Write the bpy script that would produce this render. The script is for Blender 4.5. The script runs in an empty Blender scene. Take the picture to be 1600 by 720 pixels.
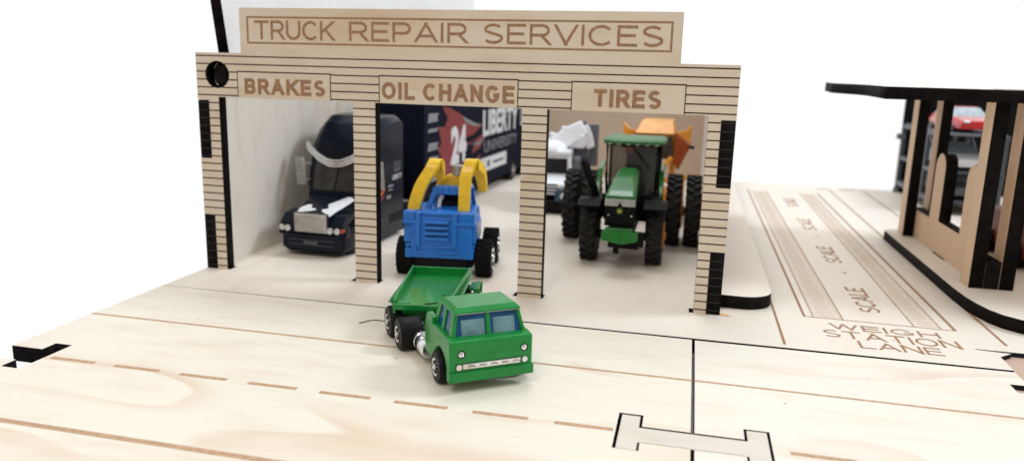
import bpy, bmesh, math, random
from mathutils import Vector, Matrix
random.seed(7)
PI=math.pi
SC=bpy.context.scene
COL=SC.collection
R=math.radians

# ------------------------------------------------------------------ materials
def newmat(name):
    m=bpy.data.materials.new(name); m.use_nodes=True
    nt=m.node_tree; b=nt.nodes['Principled BSDF']
    return m,nt,b
def N(nt,t,**k):
    n=nt.nodes.new(t)
    for a,v in k.items():
        if a in n.bl_rna.properties.keys(): setattr(n,a,v)
        else: n.inputs[a].default_value=v
    return n
def ramp(nt,src,stops):
    r=nt.nodes.new('ShaderNodeValToRGB'); e=r.color_ramp.elements
    while len(e)<len(stops): e.new(.5)
    for i,(p,c) in enumerate(stops):
        e[i].position=p; e[i].color=(c,c,c,1) if not hasattr(c,'__len__') else (*c,1)
    nt.links.new(src,r.inputs[0]); return r
def mixc(nt,fac,a,b,mode='MIX'):
    n=nt.nodes.new('ShaderNodeMix'); n.data_type='RGBA'; n.blend_type=mode
    for i,v in ((0,fac),(6,a),(7,b)):
        if hasattr(v,'is_output') or isinstance(v,bpy.types.NodeSocket): nt.links.new(v,n.inputs[i])
        else: n.inputs[i].default_value=v if not hasattr(v,'__len__') else (*v,1)
    return n.outputs[2]
def birch(name,base,vein,axis='X',seed=0.,contour=.35,rough=.5,speck=.55,blotch=.45):
    """pale birch plywood: long wavy growth lines, fine pores, a few specks"""
    m,nt,b=newmat(name)
    tc=N(nt,'ShaderNodeTexCoord'); mp=N(nt,'ShaderNodeMapping')
    sc={'X':(.045,.16,.16),'Y':(.16,.045,.16),'Z':(.16,.16,.045)}[axis]
    mp.inputs['Scale'].default_value=sc; mp.inputs['Location'].default_value=(seed,seed*1.7,seed*.6)
    nt.links.new(tc.outputs['Object'],mp.inputs[0])
    n1=N(nt,'ShaderNodeTexNoise',Scale=1.0,Detail=2.0,Roughness=.45); nt.links.new(mp.outputs[0],n1.inputs[0])
    mul=N(nt,'ShaderNodeMath',operation='MULTIPLY'); mul.inputs[1].default_value=5.; nt.links.new(n1.outputs[0],mul.inputs[0])
    fr=N(nt,'ShaderNodeMath',operation='FRACT'); nt.links.new(mul.outputs[0],fr.inputs[0])
    line=ramp(nt,fr.outputs[0],[(0,0.),(.6,.06),(.94,1.),(1.,0.)])
    # lines fade in and out
    n2=N(nt,'ShaderNodeTexNoise',Scale=1.7,Detail=2.0); nt.links.new(mp.outputs[0],n2.inputs[0])
    fade=ramp(nt,n2.outputs[0],[(.42,0.),(.66,1.)])
    lm=N(nt,'ShaderNodeMath',operation='MULTIPLY'); nt.links.new(line.outputs[0],lm.inputs[0]); nt.links.new(fade.outputs[0],lm.inputs[1])
    lm2=N(nt,'ShaderNodeMath',operation='MULTIPLY'); lm2.inputs[1].default_value=contour; nt.links.new(lm.outputs[0],lm2.inputs[0])
    # blotches
    n3=N(nt,'ShaderNodeTexNoise',Scale=6.,Detail=4.0,Roughness=.6); nt.links.new(mp.outputs[0],n3.inputs[0])
    blot=ramp(nt,n3.outputs[0],[(.5,0.),(.8,blotch)])
    # pores
    mp2=N(nt,'ShaderNodeMapping'); s2={'X':(1.2,16,16),'Y':(16,1.2,16),'Z':(16,16,1.2)}[axis]
    mp2.inputs['Scale'].default_value=s2; nt.links.new(tc.outputs['Object'],mp2.inputs[0])
    n4=N(nt,'ShaderNodeTexNoise',Scale=1.6,Detail=3.0,Roughness=.7); nt.links.new(mp2.outputs[0],n4.inputs[0])
    pore=ramp(nt,n4.outputs[0],[(.3,.10),(.62,0.)])
    # specks
    v=N(nt,'ShaderNodeTexVoronoi',Scale=.55); nt.links.new(tc.outputs['Object'],v.inputs[0])
    sp=ramp(nt,v.outputs['Distance'],[(0.025,1.),(.05,0.)])
    sp2=N(nt,'ShaderNodeMath',operation='GREATER_THAN'); sp2.inputs[1].default_value=.62
    sx=N(nt,'ShaderNodeSeparateColor'); nt.links.new(v.outputs['Color'],sx.inputs[0]); nt.links.new(sx.outputs[0],sp2.inputs[0])
    spm=N(nt,'ShaderNodeMath',operation='MULTIPLY'); nt.links.new(sp.outputs[0],spm.inputs[0]); nt.links.new(sp2.outputs[0],spm.inputs[1])
    spk=N(nt,'ShaderNodeMath',operation='MULTIPLY'); spk.inputs[1].default_value=speck; nt.links.new(spm.outputs[0],spk.inputs[0])
    c=mixc(nt,lm2.outputs[0],base,vein)
    c=mixc(nt,blot.outputs[0],c,vein)
    c=mixc(nt,pore.outputs[0],c,(vein[0]*.7,vein[1]*.6,vein[2]*.5))
    c=mixc(nt,spk.outputs[0],c,(.12,.06,.03))
    nt.links.new(c,b.inputs['Base Color'])
    b.inputs['Roughness'].default_value=rough; b.inputs['Specular IOR Level'].default_value=.3
    bp=N(nt,'ShaderNodeBump',Strength=.12,Distance=.02); nt.links.new(n4.outputs[0],bp.inputs['Height']); nt.links.new(bp.outputs[0],b.inputs['Normal'])
    return m
def plain(name,col,rough=.5,metal=0.,spec=.5,var=.12,scale=3.,coat=0.,bump=0.,bscale=30.,alpha=1.,trans=0.,emis=None):
    m,nt,b=newmat(name)
    tc=N(nt,'ShaderNodeTexCoord'); n=N(nt,'ShaderNodeTexNoise',Scale=scale,Detail=4.0); nt.links.new(tc.outputs['Object'],n.inputs[0])
    r=ramp(nt,n.outputs[0],[(.3,0.),(.7,1.)])
    c=mixc(nt,r.outputs[0],tuple(x*(1-var) for x in col),tuple(min(1,x*(1+var)) for x in col))
    nt.links.new(c,b.inputs['Base Color'])
    n2=N(nt,'ShaderNodeTexNoise',Scale=scale*4,Detail=3.0); nt.links.new(tc.outputs['Object'],n2.inputs[0])
    rr=N(nt,'ShaderNodeMapRange'); rr.inputs['To Min'].default_value=max(0,rough-.08); rr.inputs['To Max'].default_value=min(1,rough+.12)
    nt.links.new(n2.outputs[0],rr.inputs[0]); nt.links.new(rr.outputs[0],b.inputs['Roughness'])
    b.inputs['Metallic'].default_value=metal; b.inputs['Specular IOR Level'].default_value=spec; b.inputs['Coat Weight'].default_value=coat
    b.inputs['Coat Roughness'].default_value=.12
    if trans: b.inputs['Transmission Weight'].default_value=trans
    b.inputs['Alpha'].default_value=alpha
    if bump:
        n3=N(nt,'ShaderNodeTexNoise',Scale=bscale,Detail=3.0); nt.links.new(tc.outputs['Object'],n3.inputs[0])
        bp=N(nt,'ShaderNodeBump',Strength=bump,Distance=.03); nt.links.new(n3.outputs[0],bp.inputs['Height']); nt.links.new(bp.outputs[0],b.inputs['Normal'])
    return m
def paint(name,col,worn,rough=.3,amount=.62,coat=.35,spec=.4):
    """die-cast enamel: gloss coat, faint orange peel, small chips"""
    m,nt,b=newmat(name)
    tc=N(nt,'ShaderNodeTexCoord'); n=N(nt,'ShaderNodeTexNoise',Scale=2.,Detail=3.0); nt.links.new(tc.outputs['Object'],n.inputs[0])
    r=ramp(nt,n.outputs[0],[(.3,0.),(.7,1.)])
    c=mixc(nt,r.outputs[0],tuple(x*.88 for x in col),tuple(min(1,x*1.12) for x in col))
    n2=N(nt,'ShaderNodeTexNoise',Scale=5.,Detail=8.0,Roughness=.75); nt.links.new(tc.outputs['Object'],n2.inputs[0])
    ch=ramp(nt,n2.outputs[0],[(amount+.075,0.),(amount+.095,1.)])
    c=mixc(nt,ch.outputs[0],c,worn)
    nt.links.new(c,b.inputs['Base Color']); b.inputs['Coat Weight'].default_value=coat; b.inputs['Specular IOR Level'].default_value=spec; b.inputs['Coat Roughness'].default_value=.08
    n2b=N(nt,'ShaderNodeMapRange'); n2b.inputs['To Min'].default_value=rough-.05; n2b.inputs['To Max'].default_value=rough+.25
    nt.links.new(n2.outputs[0],n2b.inputs[0]); nt.links.new(n2b.outputs[0],b.inputs['Roughness'])
    n3=N(nt,'ShaderNodeTexNoise',Scale=6.,Detail=3.0); nt.links.new(tc.outputs['Object'],n3.inputs[0])
    bp=N(nt,'ShaderNodeBump',Strength=.25,Distance=.03); nt.links.new(n3.outputs[0],bp.inputs['Height']); nt.links.new(bp.outputs[0],b.inputs['Normal'])
    return m

W_FAC=birch('birch_facade',(.74,.66,.555),(.58,.41,.26),'X',3.,.55,speck=0.)
W_ROAD=birch('birch_road',(.81,.785,.69),(.69,.52,.37),'X',11.,.75)
W_ROAD2=birch('birch_road_right',(.82,.795,.72),(.69,.53,.40),'X',23.,.65)
W_BASE=birch('birch_base',(.80,.755,.68),(.67,.51,.37),'Y',5.,.3,blotch=.18)
W_WALL=birch('birch_wall',(.80,.765,.695),(.62,.45,.30),'Z',8.,.6)
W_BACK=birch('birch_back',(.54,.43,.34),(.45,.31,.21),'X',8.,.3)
W_KEY=birch('birch_key',(.70,.67,.61),(.60,.48,.38),'X',2.,.2)
W_POST=birch('birch_post',(.68,.50,.35),(.56,.36,.22),'Z',4.,.3)
W_PINK=birch('birch_under',(.56,.42,.33),(.45,.28,.18),'X',9.,.4)
EDGE=plain('charred_edge',(.008,.007,.007),.75,var=.5,scale=2.,bump=.5,bscale=9.,spec=.08)
BURN=plain('scorched_line',(.028,.014,.008),.8,var=.5,scale=8.,spec=.2)
ENGR=plain('engraved_brown',(.34,.20,.12),.75,var=.25,scale=5.,spec=.2,bump=.4,bscale=14.)
ENGL=plain('engraved_light',(.50,.33,.21),.75,var=.2,scale=5.,spec=.2)
SCORCH=plain('resin_stain',(.62,.40,.20),.6,var=.3,scale=6.)
WHITE_T=plain('white_table',(.8,.82,.85),.6,var=.02)
RUB=plain('rubber_black',(.006,.006,.007),.45,spec=.15,var=.3,scale=6.,bump=.2,bscale=20.)
RUBT=plain('tractor_rubber',(.02,.019,.018),.6,spec=.25,var=.3,scale=3.)
RUBM=plain('rubber_matte',(.008,.008,.008),.7,spec=.10,var=.3,scale=3.,bump=.3,bscale=12.)
CHR=plain('chrome',(.75,.76,.78),.16,metal=1.,var=.06,scale=5.)
CHRD=plain('dull_metal',(.38,.38,.39),.32,metal=1.,var=.2,scale=5.)
GREEN=paint('green_enamel',(.0012,.225,.036),(.01,.32,.08),.26,.62,coat=.4,spec=.25)
GREEND=plain('green_cast_dark',(.006,.12,.028),.45,var=.3,scale=4.)
BLUE=paint('blue_plastic',(.004,.165,.62),(.02,.23,.68),.42,.62)
YEL=paint('yellow_plastic',(.95,.58,.02),(.88,.5,.02),.4,.64)
NAVY=paint('navy_enamel',(.004,.007,.016),(.012,.016,.03),.16,.62,coat=.05,spec=.14)
NAVYM=plain('navy_trailer',(.005,.008,.020),.7,spec=.08,var=.2)
BLACKP=plain('black_plastic',(.007,.007,.008),.5,spec=.10,var=.3)
GLB=plain('blue_window',(.005,.075,.20),.12,var=.2,scale=1.5,spec=.3,coat=.15)
GLI=plain('pale_window',(.12,.24,.28),.15,var=.45,scale=1.2,spec=.4,coat=.3)
GLD=plain('dark_window',(.012,.012,.014),.12,var=.4,spec=.2)
GLC=plain('clear_plastic',(.5,.5,.5),.1,var=.1,alpha=.35)
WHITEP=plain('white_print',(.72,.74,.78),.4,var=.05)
WHITEC=plain('white_body',(.80,.84,.90),.32,var=.05,coat=.4)
GREYP=plain('grey_print',(.24,.25,.28),.45)
REDP=plain('dark_red_print',(.22,.022,.03),.4,var=.3)
ORP=plain('orange_print',(.55,.12,.02),.4,var=.2)
TGREEN=paint('tractor_green',(.004,.165,.018),(.02,.22,.04),.28,.66)
TGREEND=plain('tractor_green_top',(.03,.15,.035),.4,var=.4,scale=4.)
TBLK=plain('tractor_black',(.006,.006,.006),.5,spec=.10,var=.3)
SILV=plain('silver_band',(.42,.43,.42),.35,metal=.3)
ORA=plain('orange_plastic',(.88,.36,.020),.38,var=.2,scale=1.,coat=.3)
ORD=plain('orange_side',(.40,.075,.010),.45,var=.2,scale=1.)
AMB=plain('amber_rim',(.55,.20,.03),.5)
TEAL=plain('teal_bumper',(.01,.05,.09),.2,var=.3,coat=.5)
GREYF=plain('grey_frame',(.06,.07,.085),.4,var=.3)
GREYL=plain('grey_light',(.13,.145,.17),.4,var=.3)
REDC=plain('red_car_paint',(.55,.012,.022),.2,var=.1,coat=.6)
MAR=plain('maroon',(.16,.012,.008),.4,var=.2)
HEADL=plain('headlight_lens',(.62,.64,.66),.12,metal=.5,var=.3,scale=9.)

# ------------------------------------------------------------------ objects
def put(name,me,parent=None):
    o=bpy.data.objects.new(name,me); COL.objects.link(o)
    if parent: o.parent=parent
    return o
def thing(name,label,cat,loc=(0,0,0),rz=0,group=None):
    o=bpy.data.objects.new(name,None); COL.objects.link(o); o.empty_display_size=.5
    o.location=loc; o.rotation_euler=(0,0,R(rz)); o['label']=label; o['category']=cat
    if group: o['group']=group
    return o
def struct(o,label=None,cat=None):
    o['kind']='structure'
    if label: o['label']=label
    if cat: o['category']=cat
    return o
def cat(P,k=4):
    P=[Vector(p) for p in P]; o=[]
    for i in range(len(P)-1):
        a,b,c,d=P[max(i-1,0)],P[i],P[i+1],P[min(i+2,len(P)-1)]
        for q in range(k):
            u=q/k; o.append(.5*((2*b)+(c-a)*u+(2*a-5*b+4*c-d)*u*u+(3*b-a-3*c+d)*u**3))
    return o+[P[-1]]
def catw(L,k=4): return [v.x for v in cat([(x,0,0) for x in L],k)]
class MB:
    """collects shapes into one mesh"""
    def __init__(s): s.v=[]; s.f=[]; s.m=[]
    def add(s,vs,fs,mi=0,M=None):
        b=len(s.v)
        s.v+=[(M@Vector(v)) if M else Vector(v) for v in vs]
        s.f+=[[b+i for i in f] for f in fs]; s.m+=[mi]*len(fs); return s
    def box(s,c,d,mi=0,rot=(0,0,0),taper=(1,1),shift=(0,0)):
        """c centre, d full size; taper/shift act on the top"""
        x,y,z=d[0]/2,d[1]/2,d[2]/2; tx,ty=taper; sx,sy=shift
        vs=[(-x,-y,-z),(x,-y,-z),(x,y,-z),(-x,y,-z),(-x*tx+sx,-y*ty+sy,z),(x*tx+sx,-y*ty+sy,z),(x*tx+sx,y*ty+sy,z),(-x*tx+sx,y*ty+sy,z)]
        from mathutils import Euler
        M=Matrix.Translation(c)@Euler([R(a) for a in rot]).to_matrix().to_4x4()
        return s.add(vs,[(0,3,2,1),(4,5,6,7),(0,1,5,4),(1,2,6,5),(2,3,7,6),(3,0,4,7)],mi,M)
    def bb(s,x0,x1,y0,y1,z0,z1,mi=0):
        return s.box(((x0+x1)/2,(y0+y1)/2,(z0+z1)/2),(x1-x0,y1-y0,z1-z0),mi)
    def cyl(s,p0,p1,r,n=20,mi=0,r2=None,cap=True):
        p0=Vector(p0);p1=Vector(p1);d=(p1-p0); L=d.length; q=d.to_track_quat('Z','Y').to_matrix().to_4x4()
        M=Matrix.Translation(p0)@q; r2=r if r2 is None else r2
        vs=[(r*math.cos(2*PI*i/n),r*math.sin(2*PI*i/n),0) for i in range(n)]+[(r2*math.cos(2*PI*i/n),r2*math.sin(2*PI*i/n),L) for i in range(n)]
        fs=[(i,(i+1)%n,n+(i+1)%n,n+i) for i in range(n)]
        if cap: fs+=[tuple(range(n-1,-1,-1)),tuple(range(n,2*n))]
        return s.add(vs,fs,mi,M)
    def lathe(s,prof,c,axis='X',n=32,mi=0):
        """prof: (radius, along) list"""
        vs=[];fs=[];k=len(prof)
        for i in range(n):
            a=2*PI*i/n
            for r,t in prof:
                u,w=r*math.cos(a),r*math.sin(a)
                vs.append({'X':(t,u,w),'Y':(u,t,w),'Z':(u,w,t)}[axis])
        for i in range(n):
            j=(i+1)%n
            for q in range(k-1): fs.append((i*k+q,i*k+q+1,j*k+q+1,j*k+q))
        fs.append(tuple(i*k for i in range(n))); fs.append(tuple(i*k+k-1 for i in range(n-1,-1,-1)))
        return s.add(vs,fs,mi,Matrix.Translation(c))
    def prism(s,pts,axis,a,b,mi=0,M=None):
        """closed outline extruded along axis from a to b; pts are the two other coords in order"""
        n=len(pts)
        def P(p,t): return {'X':(t,p[0],p[1]),'Y':(p[0],t,p[1]),'Z':(p[0],p[1],t)}[axis]
        vs=[P(p,a) for p in pts]+[P(p,b) for p in pts]
        fs=[(i,(i+1)%n,n+(i+1)%n,n+i) for i in range(n)]+[tuple(range(n-1,-1,-1)),tuple(range(n,2*n))]
        return s.add(vs,fs,mi,M)
    def loft(s,secs,mi=0,cap=True):
        n=len(secs[0]); vs=[p for q in secs for p in q]; fs=[]
        for k in range(len(secs)-1):
            for i in range(n): fs.append((k*n+i,k*n+(i+1)%n,(k+1)*n+(i+1)%n,(k+1)*n+i))
        if cap: fs+=[tuple(range(n-1,-1,-1)),tuple(range((len(secs)-1)*n,len(secs)*n))]
        return s.add(vs,fs,mi)
    def tube(s,path,r,n=10,mi=0):
        secs=[];P=[Vector(p) for p in path]
        for i,p in enumerate(P):
            t=(P[min(i+1,len(P)-1)]-P[max(i-1,0)]).normalized(); q=t.to_track_quat('Z','Y')
            secs.append([p+q@Vector((r*math.cos(2*PI*k/n),r*math.sin(2*PI*k/n),0)) for k in range(n)])
        return s.loft(secs,mi)
    def bar(s,path,w,h,side=(1,0,0),mi=0):
        """rectangular section swept along a path; w along side"""
        secs=[];P=[Vector(p) for p in path];S=Vector(side)
        for i,p in enumerate(P):
            t=(P[min(i+1,len(P)-1)]-P[max(i-1,0)]).normalized(); u=t.cross(S).normalized()
            ww=w[i] if hasattr(w,'__len__') else w; hh=h[i] if hasattr(h,'__len__') else h
            secs.append([p-S*ww/2-u*hh/2,p+S*ww/2-u*hh/2,p+S*ww/2+u*hh/2,p-S*ww/2+u*hh/2])
        return s.loft(secs,mi)
    def build(s,name,mats,parent=None,bevel=0.,seg=2,smooth=True,ang=35,sub=0):
        me=bpy.data.meshes.new(name); me.from_pydata([tuple(v) for v in s.v],[],s.f)
        bm=bmesh.new(); bm.from_mesh(me); 
        for f,mi in zip(bm.faces,s.m): f.material_index=mi
        bmesh.ops.recalc_face_normals(bm,faces=bm.faces); bm.to_mesh(me); bm.free()
        if not isinstance(mats,(list,tuple)): mats=[mats]
        for m in mats: me.materials.append(m)
        if smooth:
            for p in me.polygons: p.use_smooth=True
            me.set_sharp_from_angle(angle=R(ang))
        o=put(name,me,parent)
        if bevel:
            b=o.modifiers.new('bevel','BEVEL'); b.width=bevel; b.segments=seg; b.limit_method='ANGLE'; b.angle_limit=R(ang); b.harden_normals=True
        if sub:
            q=o.modifiers.new('sub','SUBSURF'); q.levels=sub; q.render_levels=sub
        return o

def curve_mesh(splines,ext=0.,bevel=0.,fill='BOTH',cyc=True):
    cu=bpy.data.curves.new('c','CURVE'); cu.dimensions='2D' if ext or fill=='BOTH' else '3D'
    if cu.dimensions=='2D': cu.fill_mode=fill; cu.extrude=ext
    else:
        cu.bevel_depth=bevel; cu.bevel_resolution=1; cu.use_fill_caps=True
    for sp in splines:
        q=cu.splines.new('POLY'); q.points.add(len(sp)-1); q.use_cyclic_u=cyc
        for i,p in enumerate(sp): q.points[i].co=(p[0],p[1],0,1)
    o=bpy.data.objects.new('tmp',cu); COL.objects.link(o); bpy.context.view_layer.update()
    dg=bpy.context.evaluated_depsgraph_get(); me=bpy.data.meshes.new_from_object(o.evaluated_get(dg),depsgraph=dg)
    bpy.data.objects.remove(o); bpy.data.curves.remove(cu); return me
def plate(name,outline,holes,plane,pos,t,face,edge,parent=None,back=None):
    """flat ply sheet with laser-cut outline and holes. plane 'XZ': faces -y at y=pos, goes to pos+t;
    'YZ': from x=pos to pos+t; 'XY': top at z=pos, goes down t"""
    me=curve_mesh([outline]+holes,ext=t/2)
    bm=bmesh.new(); bm.from_mesh(me); bmesh.ops.remove_doubles(bm,verts=bm.verts,dist=1e-4)
    for v in bm.verts:
        a,b,c=v.co
        if plane=='XZ': v.co=(a,pos+t/2+c,b)
        elif plane=='YZ': v.co=(pos+t/2+c,a,b)
        else: v.co=(a,b,pos-t/2+c)
    bm.normal_update(); bmesh.ops.recalc_face_normals(bm,faces=bm.faces)
    k={'XZ':1,'YZ':0,'XY':2}[plane]
    for f in bm.faces:
        n=f.normal[k]
        f.material_index=1 if abs(n)<.5 else 0
    me.materials.clear(); me.materials.append(face); me.materials.append(edge)
    bm.to_mesh(me); bm.free(); me.name=name
    o=put(name,me,parent); return o
def place2d(me,plane,pos,ox,oy,sx,sy,rot=0,depth=1.):
    for v in me.vertices:
        a,b,c=v.co; a*=sx;b*=sy
        if rot==90: a,b=-b,a
        a+=ox;b+=oy;c*=depth
        v.co={'XZ':(a,pos-c,b),'YZ':(pos+c,a,b),'XY':(a,b,pos+c)}[plane]
def bfont(txt,off=0.,ext=.5,space=1.):
    cu=bpy.data.curves.new('t','FONT'); cu.body=txt; cu.size=1; cu.offset=off; cu.extrude=ext; cu.space_character=space; cu.resolution_u=4
    o=bpy.data.objects.new('t',cu); COL.objects.link(o); bpy.context.view_layer.update()
    dg=bpy.context.evaluated_depsgraph_get(); me=bpy.data.meshes.new_from_object(o.evaluated_get(dg),depsgraph=dg)
    bpy.data.objects.remove(o); bpy.data.curves.remove(cu)
    xs=[v.co.x for v in me.vertices]; ys=[v.co.y for v in me.vertices]
    for v in me.vertices: v.co.x=(v.co.x-min(xs))/(max(xs)-min(xs)); v.co.y=(v.co.y-min(ys))/(max(ys)-min(ys))
    return me
def text(name,txt,plane,pos,x0,x1,y0,y1,mat,parent,off=0.,h=.012,space=1.,flip=False):
    me=bfont(txt,off,.5,space)
    if flip:
        for v in me.vertices: v.co.x=1-v.co.x
    place2d(me,plane,pos,x0,y0,x1-x0,y1-y0,0,h)
    me.materials.clear(); me.materials.append(mat); me.name=name
    return put(name,me,parent)
# stroke lettering for the engraved thin capitals: glyphs in a box of width w, height 1
def arc(cx,cy,rx,ry,a0,a1,n=14): return [(cx+rx*math.cos(R(a0+(a1-a0)*i/n)),cy+ry*math.sin(R(a0+(a1-a0)*i/n))) for i in range(n+1)]
GL={'T':(.95,[[(0,1),(.95,1)],[(.475,1),(.475,0)]]),
'R':(.85,[[(0,0),(0,1)],[(0,1),(.52,1)]+arc(.52,.73,.29,.27,90,-90)+[(0,.46)],[(.47,.46),(.85,0)]]),
'P':(.82,[[(0,0),(0,1)],[(0,1),(.52,1)]+arc(.52,.72,.29,.28,90,-90)+[(0,.44)]]),
'U':(.9,[[(0,1),(0,.4)]+arc(.45,.4,.45,.4,180,360)+[(.9,1)]]),
'C':(1.0,[arc(.52,.5,.52,.5,42,318,24)]),
'G':(1.05,[arc(.52,.5,.52,.5,42,330,24)+[(1.0,.44),(.58,.44)]]),
'K':(.85,[[(0,0),(0,1)],[(.82,1),(.05,.42)],[(.28,.6),(.86,0)]]),
'E':(.78,[[(.78,1),(0,1),(0,0),(.78,0)],[(0,.52),(.7,.52)]]),
'L':(.72,[[(0,1),(0,0),(.72,0)]]),
'H':(.88,[[(0,0),(0,1)],[(.88,0),(.88,1)],[(0,.52),(.88,.52)]]),
'I':(.02,[[(0,0),(0,1)]]),
'N':(.9,[[(0,0),(0,1)],[(.03,1),(.87,0)],[(.9,0),(.9,1)]]),
'O':(1.1,[arc(.55,.5,.55,.5,0,360,32)]),
'B':(.80,[[(0,0),(0,1)],[(0,1),(.5,1)]+arc(.5,.76,.26,.24,90,-90)+[(0,.52)],[(.3,.52)]+arc(.52,.26,.28,.26,90,-90)+[(0,0)]]),
'V':(.95,[[(0,1),(.475,0)],[(.475,0),(.95,1)]]),
'W':(1.3,[[(0,1),(.33,0)],[(.33,0),(.65,1)],[(.65,1),(.97,0)],[(.97,0),(1.3,1)]]),
'A':(1.0,[[(0,0),(.5,1)],[(.5,1),(1.0,0)],[(.2,.3),(.8,.3)]]),
'S':(.85,[arc(.43,.745,.38,.255,35,200,12)+[(.3,.55),(.6,.46)]+arc(.43,.265,.41,.265,20,-150,12)]),
' ':(.45,[])}
BW={'B':.52,'R':.54,'A':.62,'K':.58,'E':.48,'S':.52,'O':.66,'I':.0001,'L':.44,'C':.60,'H':.52,'N':.52,'G':.62,'T':.52,' ':-.04}
def strokes(name,txt,plane,pos,x0,x1,y0,y1,w,mat,parent,rot=0,gap=.3,h=.12,bold=False):
    sp=[];x=0
    for ch in txt:
        gw,L=GL[ch]
        if bold: k=BW[ch]/gw; gw=BW[ch]; L=[[(a*k,b) for a,b in l] for l in L]
        for l in L: sp.append([(x+a,b) for a,b in l])
        x+=gw+gap
    tot=x-gap
    W_,H_=(x1-x0,y1-y0) if rot==0 else (y1-y0,x1-x0)
    sx,sy=(W_-w)/tot,(H_-w)
    m=MB(); k=0
    for l in sp:
        l=[q for i,q in enumerate(l) if i==0 or (Vector(q)-Vector(l[i-1])).length>.012]
        P=[Vector((a*sx+w/2,b*sy+w/2)) for a,b in l]; closed=(P[0]-P[-1]).length<1e-4
        if closed: P=P[:-1]
        n=len(P); Lf=[];Rt=[]
        for i in range(n):
            if closed: d0=(P[i]-P[i-1]).normalized(); d1=(P[(i+1)%n]-P[i]).normalized()
            else:
                d1=(P[min(i+1,n-1)]-P[min(i,n-2)]).normalized(); d0=(P[max(i,1)]-P[max(i-1,0)]).normalized()
            p=P[i].copy(); end=not closed and i in (0,n-1)
            if end:
                d=d0; bb=l[i][1]; sgn=-1 if i==0 else 1
                curved=n>9
                if abs(d.y)>.25 and bb in (0,1):      # stem end cut level with the cap or base line
                    ext=w/2*(1 if bb==1 else -1); p+=d*(ext/d.y); q=Vector((-1,0)) if d.y>0 else Vector((1,0)); o=q*(w/2/abs(d.y))
                else:
                    if not (curved and l[i][0] not in (0,.5)): p+=d*sgn*w/2*(1 if abs(d.y)<.25 and l[i][0] in (0,) or n<6 else 0)
                    o=Vector((-d.y,d.x))*w/2
            else:
                b=(d0+d1).normalized(); o=Vector((-b.y,b.x)); c_=max(.5,o.dot(Vector((-d1.y,d1.x)))); o=o*(w/2/c_)
            Lf.append(p+o); Rt.append(p-o)
        hh=.010+.0013*(k%7); k+=1
        base_=len(m.v); N_=n
        for q in Lf: m.v.append(Vector((q.x,q.y,hh)))
        for q in Rt: m.v.append(Vector((q.x,q.y,hh)))
        for q in Lf: m.v.append(Vector((q.x,q.y,-.02)))
        for q in Rt: m.v.append(Vector((q.x,q.y,-.02)))
        for i in range(N_ if closed else N_-1):
            j=(i+1)%N_
            m.f+=[[base_+i,base_+j,base_+N_+j,base_+N_+i],[base_+2*N_+i,base_+2*N_+j,base_+j,base_+i],[base_+N_+i,base_+N_+j,base_+3*N_+j,base_+3*N_+i]]
            m.m+=[0,0,0]
        if not closed:
            for i in (0,N_-1): m.f.append([base_+i,base_+N_+i,base_+3*N_+i,base_+2*N_+i]); m.m.append(0)
    o_=m.build(name,mat,parent,smooth=False)
    if rot==0: place2d(o_.data,plane,pos,x0,y0,1,1,0,1.)
    else: place2d(o_.data,plane,pos,x1,y0,1,1,90,1.)
    return o_
def strip_xy(mb,x0,y0,x1,y1,w,z,mi=0,h=.008):
    d=Vector((x1-x0,y1-y0,0)); L=d.length; a=math.degrees(math.atan2(d.y,d.x))
    mb.box(((x0+x1)/2,(y0+y1)/2,z+h/2),(L,w,h),mi,(0,0,a))
T=.7
# ================================================================== SETTING
tb=MB().bb(1.0,60,-26,50,-1.3,-.76)
struct(tb.build('table',WHITE_T),'white tabletop under the plywood boards')
# base board with slots
def rrect(x0,x1,y0,y1): return [(x0,y0),(x1,y0),(x1,y1),(x0,y1)]
slots=[rrect(9.33,11.06,.0,.76),rrect(18.93,20.62,.0,.76),rrect(28.42,28.66,.0,.76),rrect(1.36,1.52,.02,.76)]
SY=-4.045
base=plate('ground',[(0.,SY),(42.25,SY),(42.3,-2.35),(42.95,-1.75),(41.5,-1.62),(41.5,-1.53),(66,-1.53),(66,52.7),(0,52.7)],slots,'XY',0.,T,W_BASE,EDGE)
struct(base,'pale plywood base board under the garage and the weigh lane')
und=MB().bb(40.9,66,-9.2,-1.3,-.74,-.22); struct(und.build('lower_ground',W_PINK),'darker plywood seen in the open joint at the right edge')
# road boards, 3D puzzle notches
g=.03
notchL=[(0,SY-.04),(28.61,SY-.22),(28.61,-14.02),(26.93,-14.02),(26.93,-13.10),(26.05,-13.10),(26.05,-15.85),(26.93,-15.85),(26.93,-15.22),(28.61,-15.22),(28.61,-26),(0,-26),(0,-15.17),(1.5,-15.17),(1.5,-15.9),(2.38,-15.9),(2.38,-13.15),(1.55,-13.15),(1.55,-13.9),(0,-13.9)]
road=plate('road',notchL,[],'XY',0.,T,W_ROAD,EDGE); struct(road,'cream plywood road board with dashed centre line, left of the seam')
notchR=[(28.74,SY-.26),(42.2,SY-.22),(42.2,-5.8),(41.45,-5.8),(41.45,-6.72),(42.3,-6.72),(42.6,-26),(28.74,-26),(28.74,-15.22),(30.42,-15.22),(30.42,-15.85),(31.3,-15.85),(31.3,-13.2),(30.42,-13.2),(30.42,-14.02),(28.74,-14.02)]
road2=plate('road',notchR,[],'XY',0.,T,W_ROAD2,EDGE); struct(road2,'cream plywood road board right of the seam')
rb=plate('road',[(42.72,-6.9),(66,-6.9),(66,-26),(42.72,-26)],[],'XY',0.,T,W_ROAD2,EDGE); struct(rb,'plywood road board at the right edge of the photo')
mb=MB()
for y,w in ((-9.27,.16),(-19.75,.26)): strip_xy(mb,0,y,28.64,y,w,0.)
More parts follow.
